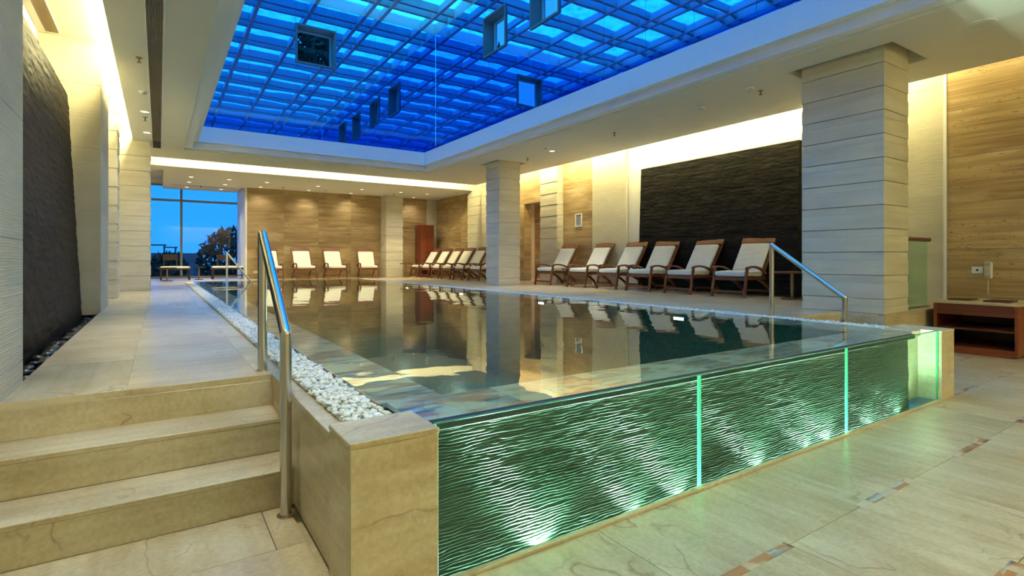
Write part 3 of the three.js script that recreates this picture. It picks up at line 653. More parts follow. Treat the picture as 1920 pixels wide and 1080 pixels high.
function lightStrip(name, label, a, b, aim, rad) { // a = [x,y,d] start, b = end, aim = direction the cove strip faces
  const A = new THREE.Vector3(a[0], a[1], -a[2]), B = new THREE.Vector3(b[0], b[1], -b[2]), mid = A.clone().add(B).multiplyScalar(0.5), L = A.distanceTo(B);
  const t = new THREE.Group(); t.name = numbered(name); scene.add(t); t.position.copy(mid); tag(t, label, 'cove light');
  const along = B.clone().sub(A).normalize(), dir = new THREE.Vector3(aim[0], aim[1], -aim[2]).normalize();
  const up = new THREE.Vector3().crossVectors(along, dir).normalize();
  const n = Math.max(1, Math.round(L / 1.5));
  for (let i = 0; i < n; i++) {
    const g = box(-L / n / 2 + 0.01, L / n / 2 - 0.01, -0.016, 0.016, -0.016, 0.016, 0.003);
    g.applyMatrix4(new THREE.Matrix4().makeBasis(along, up, new THREE.Vector3().crossVectors(along, up)));
    const p = along.clone().multiplyScalar(-L / 2 + L / n * (i + 0.5)); g.translate(p.x, p.y, p.z);
    mesh('light_tube', g, M.glow, t);
  }
  const r = new THREE.RectAreaLight(WARM, rad, L, 0.034); r.position.copy(dir.clone().multiplyScalar(0.03)); t.add(r);
  const m = new THREE.Matrix4().makeBasis(along, new THREE.Vector3().crossVectors(dir.clone().negate(), along), dir.clone().negate());
  r.quaternion.setFromRotationMatrix(m);
}
lightStrip('cove_light', 'warm light strip hidden above the soffit edge along the lounger terrace', [8.44, 3.80, 3.0], [8.44, 3.80, 14.6], [1, -0.9, 0], COVE);
lightStrip('cove_light', 'warm light strip hidden above the soffit edge by the low cabinet', [8.44, 3.80, -3.6], [8.44, 3.80, 2.95], [1, -0.9, 0], COVE * 0.08);
lightStrip('cove_light', 'warm light strip hidden above the soffit edge along the walkway', [-0.375, 3.68, 3.7], [-0.375, 3.68, 14.9], [-1, -0.9, 0], COVE * 1.15);
lightStrip('cove_light', 'warm light strip hidden above the soffit edge before the far lounge', [-0.3, 3.80, 14.94], [8.4, 3.80, 14.94], [0, -0.9, 1], COVE * 0.8);

lightStrip('cove_light', 'added warm light strip above the soffit edge along the unseen wall behind the viewpoint', [1.0, 3.80, -3.64], [8.3, 3.80, -3.64], [0, -0.9, -1], COVE * 3.4);  // added out of view: broad soft fill for the stone facing the camera

// ------------------------------------------------------------------ skylight well
const WX0 = 0.30, WX1 = 6.43, WD0 = 1.20, WD1 = 13.60, WY0 = 4.03, WY1 = 7.39;
const WIN = [5.87, 6.82];
function wellWall(name, label, axis, at, out, seams, wins) {
  // mirror glass panels; axis 'x': wall in plane x = at running along d; axis 'd': plane d = at running along x; out = +1/-1 outward
  const w = place(name, label, 'wall');
  const T = 0.012, bx = (a, b, y0, y1, o0, o1, ch, m, nm, par) => { const p = Math.min(at + out * o0, at + out * o1), q = Math.max(at + out * o0, at + out * o1); return mesh(nm, axis === 'x' ? box(p, q, y0, y1, a, b, ch) : box(a, b, y0, y1, p, q, ch), m, par); };
  for (let i = 0; i + 1 < seams.length; i++) {
    const a = seams[i] + 0.002, b = seams[i + 1] - 0.002, win = wins.includes(i);
    const spans = win ? [[WY0, WIN[0]], [WIN[1], WY1]] : [[WY0, WY1]];
    for (const [y0, y1] of spans) {
      bx(a, b, y0 + 0.001, y1 - 0.001, 0, T, 0.001, M.mirror, 'mirror_panel', w);
      bx(seams[i], seams[i + 1], y0, y1, T + 0.002, 0.15, 0, M.plaster, 'wall_core', w);
    }
  }
  return w;
}
const farSeams = [WX0, 0.75, 1.73, 2.74, 3.70, 4.70, 5.66, WX1], sideSeams = [WD0, 2.10, 3.06, 4.02, 4.98, 5.90, 6.85, 8.07, 9.04, 9.97, 10.95, 11.95, 12.9, WD1];
wellWall('wall_well_far', 'blue mirrored glass wall of the skylight well above the far lounge', 'd', WD1, 1, farSeams, [3]);
wellWall('wall_well_right', 'blue mirrored glass wall of the skylight well on the lounger side', 'x', WX1, 1, sideSeams, [3, 5, 7, 9]);
wellWall('wall_well_left', 'blue mirrored glass wall of the skylight well on the walkway side', 'x', WX0, -1, sideSeams, []);
wellWall('wall_well_near', 'blue mirrored glass wall of the skylight well above the glass front', 'd', WD0, -1, farSeams, [3]);
let winNo = 2;
function wellWindow(axis, at, out, a, b, label) {
  const w = place('window_' + winNo++, label, 'window'), [y0, y1] = WIN, e = 0.045, dp = 0.34;
  const bx = (p, q, u0, u1, o0, o1, ch, m, nm) => { const lo = Math.min(at + out * o0, at + out * o1), hi = Math.max(at + out * o0, at + out * o1); mesh(nm, axis === 'x' ? box(lo, hi, u0, u1, p, q, ch) : box(p, q, u0, u1, lo, hi, ch), m, w); };
  // deep box frame standing a little proud of the mirrors
  bx(a, a + e, y0, y1, -0.03, dp, 0.002, M.framegrey, 'jamb'); bx(b - e, b, y0, y1, -0.03, dp, 0.002, M.framegrey, 'jamb');
  bx(a + e, b - e, y0, y0 + e, -0.03, dp, 0.002, M.framegrey, 'sill'); bx(a + e, b - e, y1 - e, y1, -0.03, dp, 0.002, M.framegrey, 'head');
  const g = 0.04;
  bx(a + e, a + e + g, y0 + e, y1 - e, dp - 0.10, dp - 0.02, 0.002, M.paint, 'inner_frame'); bx(b - e - g, b - e, y0 + e, y1 - e, dp - 0.10, dp - 0.02, 0.002, M.paint, 'inner_frame');
  bx(a + e + g, b - e - g, y0 + e, y0 + e + g, dp - 0.10, dp - 0.02, 0.002, M.paint, 'inner_frame'); bx(a + e + g, b - e - g, y1 - e - g, y1 - e, dp - 0.10, dp - 0.02, 0.002, M.paint, 'inner_frame');
  bx(a + e + g, b - e - g, y0 + e + g, y1 - e - g, dp - 0.06, dp - 0.05, 0, M.tintpane, 'pane');
}
wellWindow('d', WD1, 1, farSeams[3], farSeams[4], 'square window in the mirrored wall above the far lounge');
[[3, 'first'], [5, 'second'], [7, 'third'], [9, 'fourth']].forEach(([i, o]) => wellWindow('x', WX1, 1, sideSeams[i], sideSeams[i + 1], o + ' square window in the lounger side mirrored wall from the glass front'));
wellWindow('d', WD0, -1, farSeams[3], farSeams[4], 'square window in the mirrored wall above the glass front');
{ // skylight: two layers of painted beams and frosted panes
  const s = place('skylight', 'glazed skylight of painted beams and frosted panes', 'skylight');
  const zb = [WX0, 0.62, 1.69, 2.05, 3.23, 4.47, 4.86, 6.0, WX1];
  const xb = []; for (let k = -7; k < 6; k++) { const c = 9.98 + k * 1.365; for (const o of [-0.19, 0.19]) { const d = c + o; if (d > WD0 + 0.1 && d < WD1 - 0.05) xb.push(d); } }
  for (const x of zb.slice(1, -1)) mesh('beam', box(x - 0.045, x + 0.045, WY1 + 0.02, WY1 + 0.20, WD0, WD1, 0.004), M.paint, s);
  for (const d of xb) mesh('cross_beam', box(WX0, WX1, WY1 + 0.06, WY1 + 0.26, d - 0.045, d + 0.045, 0.004), M.beam, s);
  const xs = zb, ds = [WD0, ...xb, WD1];
  for (let i = 0; i + 1 < xs.length; i++) for (let j = 0; j + 1 < ds.length; j++) mesh('pane', box(xs[i] + 0.004, xs[i + 1] - 0.004, WY1 + 0.262, WY1 + 0.272, ds[j] + 0.004, ds[j + 1] - 0.004, 0, ro()), M.frost, s);
  mesh('kerb', [box(WX0 - 0.15, WX0, WY1, WY1 + 0.30, WD0 - 0.15, WD1 + 0.15), box(WX1, WX1 + 0.15, WY1, WY1 + 0.30, WD0 - 0.15, WD1 + 0.15), box(WX0, WX1, WY1, WY1 + 0.30, WD0 - 0.15, WD0), box(WX0, WX1, WY1, WY1 + 0.30, WD1, WD1 + 0.15)], M.paint, s);
}
// ------------------------------------------------------------------ steel handrails
function handrail(label, pts, r, mat, posts, joints) {
  const t = thing('handrail', label, 'handrail');
  for (const [a, b] of posts) { mesh('post', rod(a, b, r), mat, t); const f = new THREE.CylinderGeometry(r * 1.5, r * 1.5, 0.006, 24).toNonIndexed(); f.translate(a[0], a[1] + 0.003, a[2]); mesh('base_plate', f, mat, t); }
  mesh('rail', [rod(pts[0], pts[1], r), ...pts.map((p) => new THREE.SphereGeometry(r, 20, 12).toNonIndexed().translate(...p))], mat, t);
}
handrail('thick steel handrail standing on the steps by the kerb', [[0.487, 1.262, -3.29], [0.463, 0.795, -2.498]], 0.0245, M.steel, [[[0.487, DECK, -3.29], [0.487, 1.262, -3.29]], [[0.463, 0, -2.498], [0.463, 0.795, -2.498]]]);
handrail('steel handrail beside the large square column', [[5.708, 1.285, -3.386], [5.637, 0.745, -2.591]], 0.0245, M.steel, [[[5.708, DECK, -3.386], [5.708, 1.285, -3.386]], [[5.637, 0.166, -2.62], [5.637, 0.745, -2.591]]]);
handrail('bright thin handrail of the pool ladder by the lounge window', [[1.462, 1.296, -15.55], [2.02, 0.545, -15.55]], 0.022, M.steelglint, [[[1.462, 0.0, -15.55], [1.462, 1.296, -15.55]]]);

// ------------------------------------------------------------------ steamer chairs
function cushionGeo(w, l, h, sag) { // rounded pad, lying flat, centre at origin, length along z
  const nx = 12, nz = 16, g = new THREE.BoxGeometry(w, h, l, nx, 4, nz), p = g.attributes.position, r = 0.028;
  for (let i = 0; i < p.count; i++) {
    let x = p.getX(i), y = p.getY(i), z = p.getZ(i);
    const ix = Math.max(-w / 2 + r, Math.min(w / 2 - r, x)), iy = Math.max(-h / 2 + r, Math.min(h / 2 - r, y)), iz = Math.max(-l / 2 + r, Math.min(l / 2 - r, z));
    const v = new THREE.Vector3(x - ix, y - iy, z - iz); if (v.length() > 1e-6) { v.normalize().multiplyScalar(r); x = ix + v.x; y = iy + v.y; z = iz + v.z; }
    const u = (1 - (2 * x / w) ** 2) * (1 - (2 * z / l) ** 2); y += (y > 0 ? 1 : 0) * sag * u + 0.0025 * Math.sin(z * 60 + x * 9) * (y > 0 ? 1 : 0);
    p.setXYZ(i, x, y, z);
  }
  g.computeVertexNormals();
  const u = g.attributes.uv; for (let i = 0; i < u.count; i++) u.setXY(i, p.getX(i) + p.getY(i), p.getZ(i) + p.getY(i));
  return g;
}
const chairGeo = (() => {
  const W = 0.30, G = {};
  G.frontLeg = [-1, 1].map((s) => bar([s * W, 0, 0.475], [s * (W - 0.004), 0.475, 0.385], 0.034, 0.048));
  G.rearLeg = [-1, 1].map((s) => ribbon([[0.345, 0.30], [0.31, 0.05], [0.20, -0.22], [0.09, -0.36], [0.0, -0.41]], s * 0.262 - 0.014, s * 0.262 + 0.014, 0.042));
  G.seatRail = [-1, 1].map((s) => bar([s * 0.285, 0.315, 0.43], [s * 0.285, 0.315, -0.16], 0.026, 0.052));
  G.seatCross = [bar([-0.285, 0.305, 0.425], [0.285, 0.305, 0.425], 0.05, 0.024, [0, 1, 0]), bar([-0.27, 0.315, -0.14], [0.27, 0.315, -0.14], 0.04, 0.024, [0, 1, 0])];
  G.slat = []; for (let k = 0; k < 7; k++) G.slat.push(bar([-0.272, 0.334, 0.37 - k * 0.075], [0.272, 0.334, 0.37 - k * 0.075], 0.012, 0.05, [0, 1, 0]));
  G.stretcher = bar([-0.30, 0.095, 0.457], [0.30, 0.095, 0.457], 0.038, 0.020, [0, 1, 0]);
  G.rearStretcher = bar([-0.262, 0.085, -0.362], [0.262, 0.085, -0.362], 0.034, 0.02, [0, 1, 0]);
  const bx = [0, 0.345, -0.075], tx = [0, 0.985, -0.475], at = (t) => [0, bx[1] + (tx[1] - bx[1]) * t, bx[2] + (tx[2] - bx[2]) * t];
  G.backRail = [-1, 1].map((s) => bar([s * 0.285, bx[1], bx[2]], [s * 0.285, tx[1], tx[2]], 0.028, 0.046));
  G.backSlat = []; for (let k = 0; k < 9; k++) { const q = at(0.12 + k * 0.088); G.backSlat.push(bar([-0.272, q[1] - 0.012, q[2] - 0.008], [0.272, q[1] - 0.012, q[2] - 0.008], 0.045, 0.012, [0, 0.85, -0.53])); }
  { // header board with a gentle crown
    const sh = new THREE.Shape(); sh.moveTo(-0.305, 0); sh.lineTo(0.305, 0); sh.lineTo(0.305, 0.092); sh.quadraticCurveTo(0, 0.135, -0.305, 0.092); sh.closePath();
    const g = new THREE.ExtrudeGeometry(sh, { depth: 0.022, bevelEnabled: true, bevelSize: 0.004, bevelThickness: 0.004, bevelSegments: 1, curveSegments: 12 });
    g.translate(0, 0, -0.011); g.rotateX(-Math.atan2(0.40, 0.64)); const q = at(0.90); g.translate(q[0], q[1], q[2] + 0.012); G.header = g;
  }
  G.arm = [-1, 1].map((s) => ribbon([[0.482, 0.425], [0.500, 0.36], [0.508, 0.24], [0.485, 0.08], [0.43, -0.06], [0.385, -0.10]], s * 0.315 - 0.027, s * 0.315 + 0.027, 0.026, 18));
  G.seatPad = cushionGeo(0.56, 0.55, 0.088, 0.012).translate(0, 0.388, 0.155);
  { const g = cushionGeo(0.53, 0.575, 0.058, 0.012); g.rotateX(Math.PI / 2 - Math.atan2(0.40, 0.64)); const q = at(0.465); g.translate(0, q[1] + 0.022, q[2] + 0.038); G.backPad = g; }
  return G;
})();
function steamerChair(x, d, turn, label, group) {
  const t = thing('steamer_chair', label, 'lounge chair', [x, DECK, d], turn, group), G = chairGeo;
  G.frontLeg.forEach((g) => mesh('leg', g, M.teak, t)); G.rearLeg.forEach((g) => mesh('leg', g, M.teak, t));
  G.seatRail.forEach((g) => mesh('seat_rail', g, M.teak, t)); G.seatCross.forEach((g) => mesh('seat_rail', g, M.teak, t));
  G.slat.forEach((g) => mesh('seat_slat', g, M.teak, t));
  mesh('stretcher', G.stretcher, M.teak, t); mesh('stretcher', G.rearStretcher, M.teak, t);
  G.backRail.forEach((g) => mesh('back_rail', g, M.teak, t)); G.backSlat.forEach((g) => mesh('back_slat', g, M.teak, t));
  mesh('header_board', G.header, M.teak, t); G.arm.forEach((g) => mesh('armrest', g, M.teak, t));
  mesh('seat_cushion', G.seatPad, M.canvas, t); mesh('back_cushion', G.backPad, M.canvas, t);
  return t;
}
// terrace row by the dark water wall: the chair faces the pool (-x)
const TR = -Math.PI / 2;
[[5.47, 'first'], [6.49, 'second'], [7.49, 'third'], [8.36, 'fourth'], [9.36, 'fifth'], [10.63, 'sixth']].forEach(([d, o], i) => steamerChair(8.38, d, TR + [0.02, -0.03, 0.02, -0.02, 0.03, 0.04][i], o + ' steamer chair of the terrace row counted from the large square column', 'steamer chairs along the lounger terrace'));
[[18.03, 'first'], [17.1, 'second'], [16.27, 'third'], [15.47, 'fourth'], [14.63, 'fifth'], [13.65, 'sixth']].forEach(([d, o], i) => steamerChair(8.12, d, TR + [0.03, 0, -0.03, 0.02, 0.0, 0.02][i], o + ' steamer chair of the corner row counted from the tall red cabinet', 'steamer chairs in the far corner'));
[[2.92, 0.05, 'first'], [3.93, 0.02, 'second'], [4.92, -0.02, 'third'], [6.05, -0.14, 'fourth']].forEach(([x, r, o]) => steamerChair(x, 18.3, r, o + ' steamer chair against the far travertine wall counted from the lounge window', 'steamer chairs against the far wall'));

// ------------------------------------------------------------------ side tables
function pedestalTable(x, d, r, h, label, mat = M.teak) {
  const t = thing('side_table', label, 'side table', [x, DECK, d]);
  mesh('base', cyl(r * 0.62, 0.022, 0, 0, 0, 28, r * 0.55), mat, t);
  mesh('stem', cyl(0.022, h - 0.05, 0, 0.022, 0, 16), M.bronze, t);
  mesh('table_top', cyl(r, 0.028, 0, h - 0.028, 0, 36), mat, t);
}
pedestalTable(8.32, 4.60, 0.27, 0.44, 'round wooden side table behind the large square column');
pedestalTable(7.35, 18.0, 0.21, 0.50, 'small wooden side table in front of the far stacked stone pier');
pedestalTable(8.25, 9.98, 0.19, 0.42, 'small wooden table between the fifth and sixth terrace chairs');
pedestalTable(0.20, 18.5, 0.24, 0.40, 'round dark table by the lounge window near the stacked stone pier', M.blackwood);
pedestalTable(1.04, 19.3, 0.19, 0.40, 'small round dark table between the two window benches', M.blackwood);

// ------------------------------------------------------------------ window benches
function windowBench(x, d, w, label) {
  const t = thing('window_bench', label, 'bench', [x, DECK, d]);
  for (const sx of [-1, 1]) for (const sz of [-1, 1]) mesh('leg', bar([sx * (w / 2 - 0.04), 0, sz * 0.26], [sx * (w / 2 - 0.04), 0.34, sz * 0.26], 0.045, 0.045), M.blackwood, t);
  mesh('seat_frame', [box(-w / 2, w / 2, 0.315, 0.355, -0.30, 0.30, 0.004)], M.blackwood, t);
  mesh('stretcher', bar([-w / 2 + 0.04, 0.12, 0.26], [w / 2 - 0.04, 0.12, 0.26], 0.03, 0.02, [0, 1, 0]), M.blackwood, t);
  mesh('seat_cushion', cushionGeo(w - 0.04, 0.56, 0.062, 0.006).translate(0, 0.385, 0), M.canvas, t);
  mesh('back_post', [bar([-0.3, 0.35, -0.27], [-0.28, 0.80, -0.36], 0.03, 0.03), bar([0.06, 0.35, -0.27], [0.04, 0.80, -0.36], 0.03, 0.03)], M.blackwood, t);
  mesh('back_panel', bar([-0.32, 0.70, -0.345], [0.08, 0.70, -0.345], 0.18, 0.03, [0, 1, -0.2]), M.blackwood, t);
}
windowBench(0.42, 19.6, 0.82, 'low dark bench with a pale cushion at the lounge window beside the stacked pier');
windowBench(1.90, 19.7, 1.0, 'low dark bench with a pale cushion at the lounge window beside the travertine wall');

// ------------------------------------------------------------------ cabinets and small things
{
  const t = thing('tall_cabinet', 'tall red mahogany cabinet in the corner behind the loungers', 'cabinet', [8.37, DECK, 18.68]);
  mesh('body', box(-0.27, 0.27, 0, 1.92, -0.24, 0.24, 0.004), M.mahogany, t);
  for (const s of [-1, 1]) { const dr = mesh('door', box(s > 0 ? 0.002 : -0.266, s > 0 ? 0.266 : -0.002, 0.06, 1.88, -0.258, -0.241, 0.003), M.mahogany, t); const k = new THREE.SphereGeometry(0.012, 12, 8); k.translate(s * 0.03, 1.0, 0.27); mesh('knob', k, M.bronze, dr); }
  const c = thing('low_cabinet', 'low dark mahogany shelf cabinet with a stone top by the travertine wall', 'cabinet', [0, 0, 0]);
  const x0 = 8.02, x1 = 8.89, d0 = 1.87, d1 = 2.66;
  mesh('side_panel', box(x0, x1, 0.02, 0.59, d0, d0 + 0.035, 0.003), M.mahogany, c); mesh('side_panel', box(x0, x1, 0.02, 0.59, d1 - 0.035, d1, 0.003), M.mahogany, c);
  mesh('back_panel', box(x1 - 0.02, x1, 0.02, 0.59, d0 + 0.035, d1 - 0.035), M.darkwood, c);
  mesh('plinth', box(x0 + 0.005, x1 - 0.02, 0, 0.085, d0 + 0.035, d1 - 0.035, 0.003), M.mahogany, c);
  mesh('shelf', box(x0 + 0.01, x1 - 0.02, 0.285, 0.305, d0 + 0.035, d1 - 0.035, 0.002), M.darkwood, c);
  mesh('top_rail', box(x0, x0 + 0.03, 0.46, 0.59, d0 + 0.035, d1 - 0.035, 0.003), M.darkwood, c);
  mesh('stone_top', box(x0 - 0.02, x1, 0.59, 0.62, d0 - 0.02, d1 + 0.02, 0.004), M.lime, c);
  const mat = (a, b, e, f, l) => { const m = thing('tray', l, 'tray', [0, 0.62, 0]); mesh('tray_base', box(a, b, 0, 0.008, e, f, 0.002), M.darkwood, m); mesh('rim', [box(a, b, 0.008, 0.018, e, e + 0.012, 0.002), box(a, b, 0.008, 0.018, f - 0.012, f, 0.002), box(a, a + 0.012, 0.008, 0.018, e + 0.012, f - 0.012, 0.002), box(b - 0.012, b, 0.008, 0.018, e + 0.012, f - 0.012, 0.002)], M.darkwood, m); };
  mat(8.22, 8.52, 2.36, 2.58, 'dark flat tray on the low cabinet on the side of the glass balustrade');
  mat(8.16, 8.46, 1.98, 2.22, 'dark flat tray on the low cabinet under the wall telephone');
  // wall telephone and socket
  const ph = thing('telephone', 'beige wall telephone handset on the travertine wall', 'telephone', [8.90, 0.985, 2.36]);
  const hs = new THREE.Shape(); hs.absellipse(0, 0, 0.042, 0.11, 0, Math.PI * 2); 
  const cradle = box(-0.035, 0, -0.105, 0.105, -0.04, 0.04, 0.010);
  mesh('cradle', cradle, M.white, ph);
  const body = box(-0.062, -0.036, -0.11, 0.115, -0.028, 0.028, 0.012); mesh('handset', body, std({ color: lin(0.50, 0.44, 0.34), roughness: 0.4 }), ph);
  mesh('earpiece', [box(-0.074, -0.058, 0.06, 0.112, -0.03, 0.03, 0.008), box(-0.074, -0.058, -0.108, -0.06, -0.03, 0.03, 0.008)], std({ color: lin(0.42, 0.37, 0.28), roughness: 0.4 }), ph);
  { const pts = []; for (let i = 0; i <= 90; i++) { const a = i / 90; pts.push(new THREE.Vector3(-0.03 + 0.006 * Math.cos(a * 70), -0.105 - a * 0.2, 0.006 * Math.sin(a * 70))); } mesh('cord', new THREE.TubeGeometry(new THREE.CatmullRomCurve3(pts), 180, 0.0025, 5), M.white, ph); }
  const so = thing('wall_socket', 'white socket plate beside the wall telephone', 'socket', [8.90, 0.985, 2.475]);
  mesh('plate', box(-0.012, 0, -0.045, 0.045, -0.06, 0.06, 0.003), M.white, so); mesh('outlet', box(-0.0135, -0.0118, -0.012, 0.012, -0.012, 0.012), M.black, so);
  const s2 = thing('wall_socket', 'white socket plate low on the travertine wall by the lounge window', 'socket', [2.62, 0.72, 19.0]);
  mesh('plate', box(-0.075, 0.075, -0.04, 0.04, -0.012, 0, 0.003), M.white, s2); mesh('outlet', box(-0.02, 0.02, -0.012, 0.012, -0.0135, -0.0118), M.paint, s2);
  // notice in frame
  const n = thing('wall_notice', 'small framed notice on the spotlit travertine bay', 'sign', [8.99, 2.13, 10.50]);
  mesh('frame', [box(-0.03, 0, -0.165, -0.145, -0.12, 0.12, 0.002), box(-0.03, 0, 0.145, 0.165, -0.12, 0.12, 0.002), box(-0.03, 0, -0.145, 0.145, -0.12, -0.1, 0.002), box(-0.03, 0, -0.145, 0.145, 0.1, 0.12, 0.002)], M.white, n);
  mesh('sheet', box(-0.018, -0.002, -0.145, 0.145, -0.1, 0.1), std({ color: lin(0.28, 0.32, 0.38), roughness: 0.5 }), n);
  for (let k = 0; k < 5; k++) mesh('printed_line', box(-0.0188, -0.018, 0.09 - k * 0.045, 0.10 - k * 0.045, -0.07, 0.07), std({ color: lin(0.12, 0.14, 0.18), roughness: 0.6 }), n);
}
{ // glass balustrade behind the column
  const b = thing('glass_balustrade', 'glass balustrade with a round wooden rail behind the large column', 'balustrade');
  mesh('pane', box(7.60, 8.50, DECK, 1.36, 2.885, 2.897), M.greenpane, b);
  mesh('rail', [rod([7.56, 1.385, -2.89], [8.56, 1.385, -2.89], 0.028), new THREE.SphereGeometry(0.028, 16, 10).toNonIndexed().translate(8.56, 1.385, -2.89)], M.darkwood, b);
  mesh('shoe', box(7.58, 8.54, DECK, DECK + 0.02, 2.87, 2.91, 0.002), M.steel, b);
}
// ------------------------------------------------------------------ fittings
function downlight(x, y, d, inten, label, on = true, angle = 0.75) {
  const t = thing('downlight', label, 'downlight', [x, y, d], 0, 'recessed downlights');
  mesh('trim_ring', new THREE.TorusGeometry(0.062, 0.007, 8, 32).rotateX(Math.PI / 2).translate(0, -0.003, 0), M.white, t);
  mesh('light_lens', cyl(0.058, 0.004, 0, -0.005, 0, 28), on ? M.lens : M.white, t);
  if (on) { const s = new THREE.SpotLight(lin(1, 0.93, 0.72), inten * DOWN, 0, angle, 0.7, 2); s.position.set(0, -0.02, 0); s.target.position.set(0, -2, 0); s.castShadow = true; s.shadow.radius = 3; t.add(s, s.target); }
}
{
  const rows = [[17.4, 'front'], [18.6, 'back']], xs = [0.75, 1.70, 2.70, 4.17, 5.57, 6.92, 7.9], names = ['by the lounge window', 'above the window tables', 'at the edge of the travertine wall', 'above the second far chair', 'above the fourth far chair', 'before the stacked pier', 'by the tall cabinet'];
  for (const [d, r] of rows) xs.forEach((x, i) => downlight(x, 3.435, d, d > 18 ? 1.9 : 2.6, r + ' row downlight of the lowered ceiling ' + names[i], true, 1.2));
  downlight(0.74, 3.435, 19.92, 4, 'downlight at the window edge of the lowered ceiling near the stacked pier'); downlight(1.71, 3.435, 19.92, 4, 'downlight at the window edge of the lowered ceiling near the travertine wall');
  downlight(-0.19, CEIL, 10.5, 5, 'downlight in the walkway soffit beside the slot vent before the sprinkler'); downlight(-0.19, CEIL, 12.2, 5, 'downlight in the walkway soffit at the end of the slot vent');
  downlight(-0.19, CEIL, 5.4, 8, 'added downlight in the walkway soffit above the start of the pebble gutter', true, 0.7);  // added out of view to brighten the near walkway deck
  downlight(0.25, CEIL, 2.6, 7.5, 'added downlight in the walkway soffit above the steps with the thick handrail', true, 0.5);  // added to warm the treads, cone kept narrow to spare the left wall
  downlight(7.24, CEIL, 9.36, 9, 'downlight in the terrace soffit beside a smoke detector');
  // unseen downlights added to light the lower floor, behind and beside the viewpoint
  [[1.0, 0.5], [2.1, 0.2], [4.2, 0.2], [6.3, 0.3], [8.0, 0.6], [1.0, -2.0], [3.6, -2.0], [6.2, -2.0]].forEach(([x, d], i) => downlight(x, CEIL, d, [1.0, 2.0, 2.0, 1.0, 0.3, 2.5, 2.5, 1.0][i], ['above the foot of the steps', 'before the first glass panel', 'before the middle glass panel', 'before the last glass panel', 'above the low cabinet', 'by the back wall near the steps', 'in the middle by the back wall', 'by the back wall near the cabinet'][i].replace(/^/, 'added downlight over the lower floor '), true, 1.0));
}
{ // spotlight washing the notice bay
  const t = thing('spotlight', 'wall washing spotlight in the cove above the framed notice', 'spotlight', [8.66, 3.80, 10.55]);
  mesh('housing', cyl(0.04, 0.09, 0, 0.0, 0, 20), M.white, t); mesh('light_lens', cyl(0.034, 0.004, 0, -0.004, 0, 20), M.lens, t);
  const s = new THREE.SpotLight(lin(1, 0.85, 0.68), 1.2, 0, 0.55, 0.8, 2); s.position.set(0, -0.02, 0); s.target.position.set(0.22, -1.2, 0); s.castShadow = true; t.add(s, s.target);
}
function sprinkler(x, y, d, label) { const t = thing('sprinkler', label, 'sprinkler', [x, y, d], 0, 'ceiling sprinklers'); mesh('rose', cyl(0.035, 0.006, 0, -0.006, 0, 20), M.bronze, t); mesh('body', cyl(0.010, 0.05, 0, -0.056, 0, 12), M.bronze, t); mesh('deflector', cyl(0.026, 0.004, 0, -0.06, 0, 16), M.bronze, t); }
function detector(x, y, d, label) { const t = thing('smoke_detector', label, 'smoke detector', [x, y, d], 0, 'smoke detectors'); mesh('base', cyl(0.055, 0.015, 0, -0.015, 0, 24), M.white, t); mesh('head', cyl(0.032, 0.025, 0, -0.04, 0, 24, 0.045), M.paint, t); }
sprinkler(7.187, CEIL, 7.375, 'sprinkler in the terrace soffit above the third terrace chair'); sprinkler(7.128, CEIL, 4.394, 'sprinkler in the terrace soffit nearest the large column'); sprinkler(7.285, CEIL, 10.37, 'sprinkler in the terrace soffit before the far column'); sprinkler(-0.196, CEIL, 7.74, 'sprinkler in the walkway soffit halfway along the slot vent'); sprinkler(-0.195, CEIL, 10.93, 'sprinkler in the walkway soffit between two downlights'); sprinkler(3.3, 3.435, 18.2, 'sprinkler in the lowered ceiling above the first far chair'); sprinkler(1.1, 3.435, 19.4, 'sprinkler in the lowered ceiling by the linear slot'); sprinkler(6.9, 3.435, 18.0, 'sprinkler in the lowered ceiling before the far pier');
detector(7.123, CEIL, 5.384, 'smoke detector in the terrace soffit above the first terrace chairs'); detector(6.892, CEIL, 4.408, 'smoke detector beside the sprinkler nearest the large column'); detector(6.925, CEIL, 9.164, 'smoke detector in the terrace soffit beside the downlight'); detector(-0.191, CEIL, 9.282, 'smoke detector in the walkway soffit beside the slot vent'); detector(4.6, 3.435, 18.2, 'smoke detector in the lowered ceiling above the third far chair'); detector(8.4, 3.42, 16.1, 'smoke detector on the bulkhead by the corner loungers');
function speaker(x, d, label) { const t = thing('ceiling_speaker', label, 'speaker', [x, CEIL, d]); mesh('ring', new THREE.TorusGeometry(0.125, 0.006, 8, 48).rotateX(Math.PI / 2), M.white, t); mesh('grille', cyl(0.12, 0.004, 0, -0.003, 0, 40), M.plaster, t); }
speaker(6.98, 1.92, 'round flush ceiling speaker before the large column'); speaker(7.087, 6.33, 'round flush ceiling speaker above the second terrace chair');
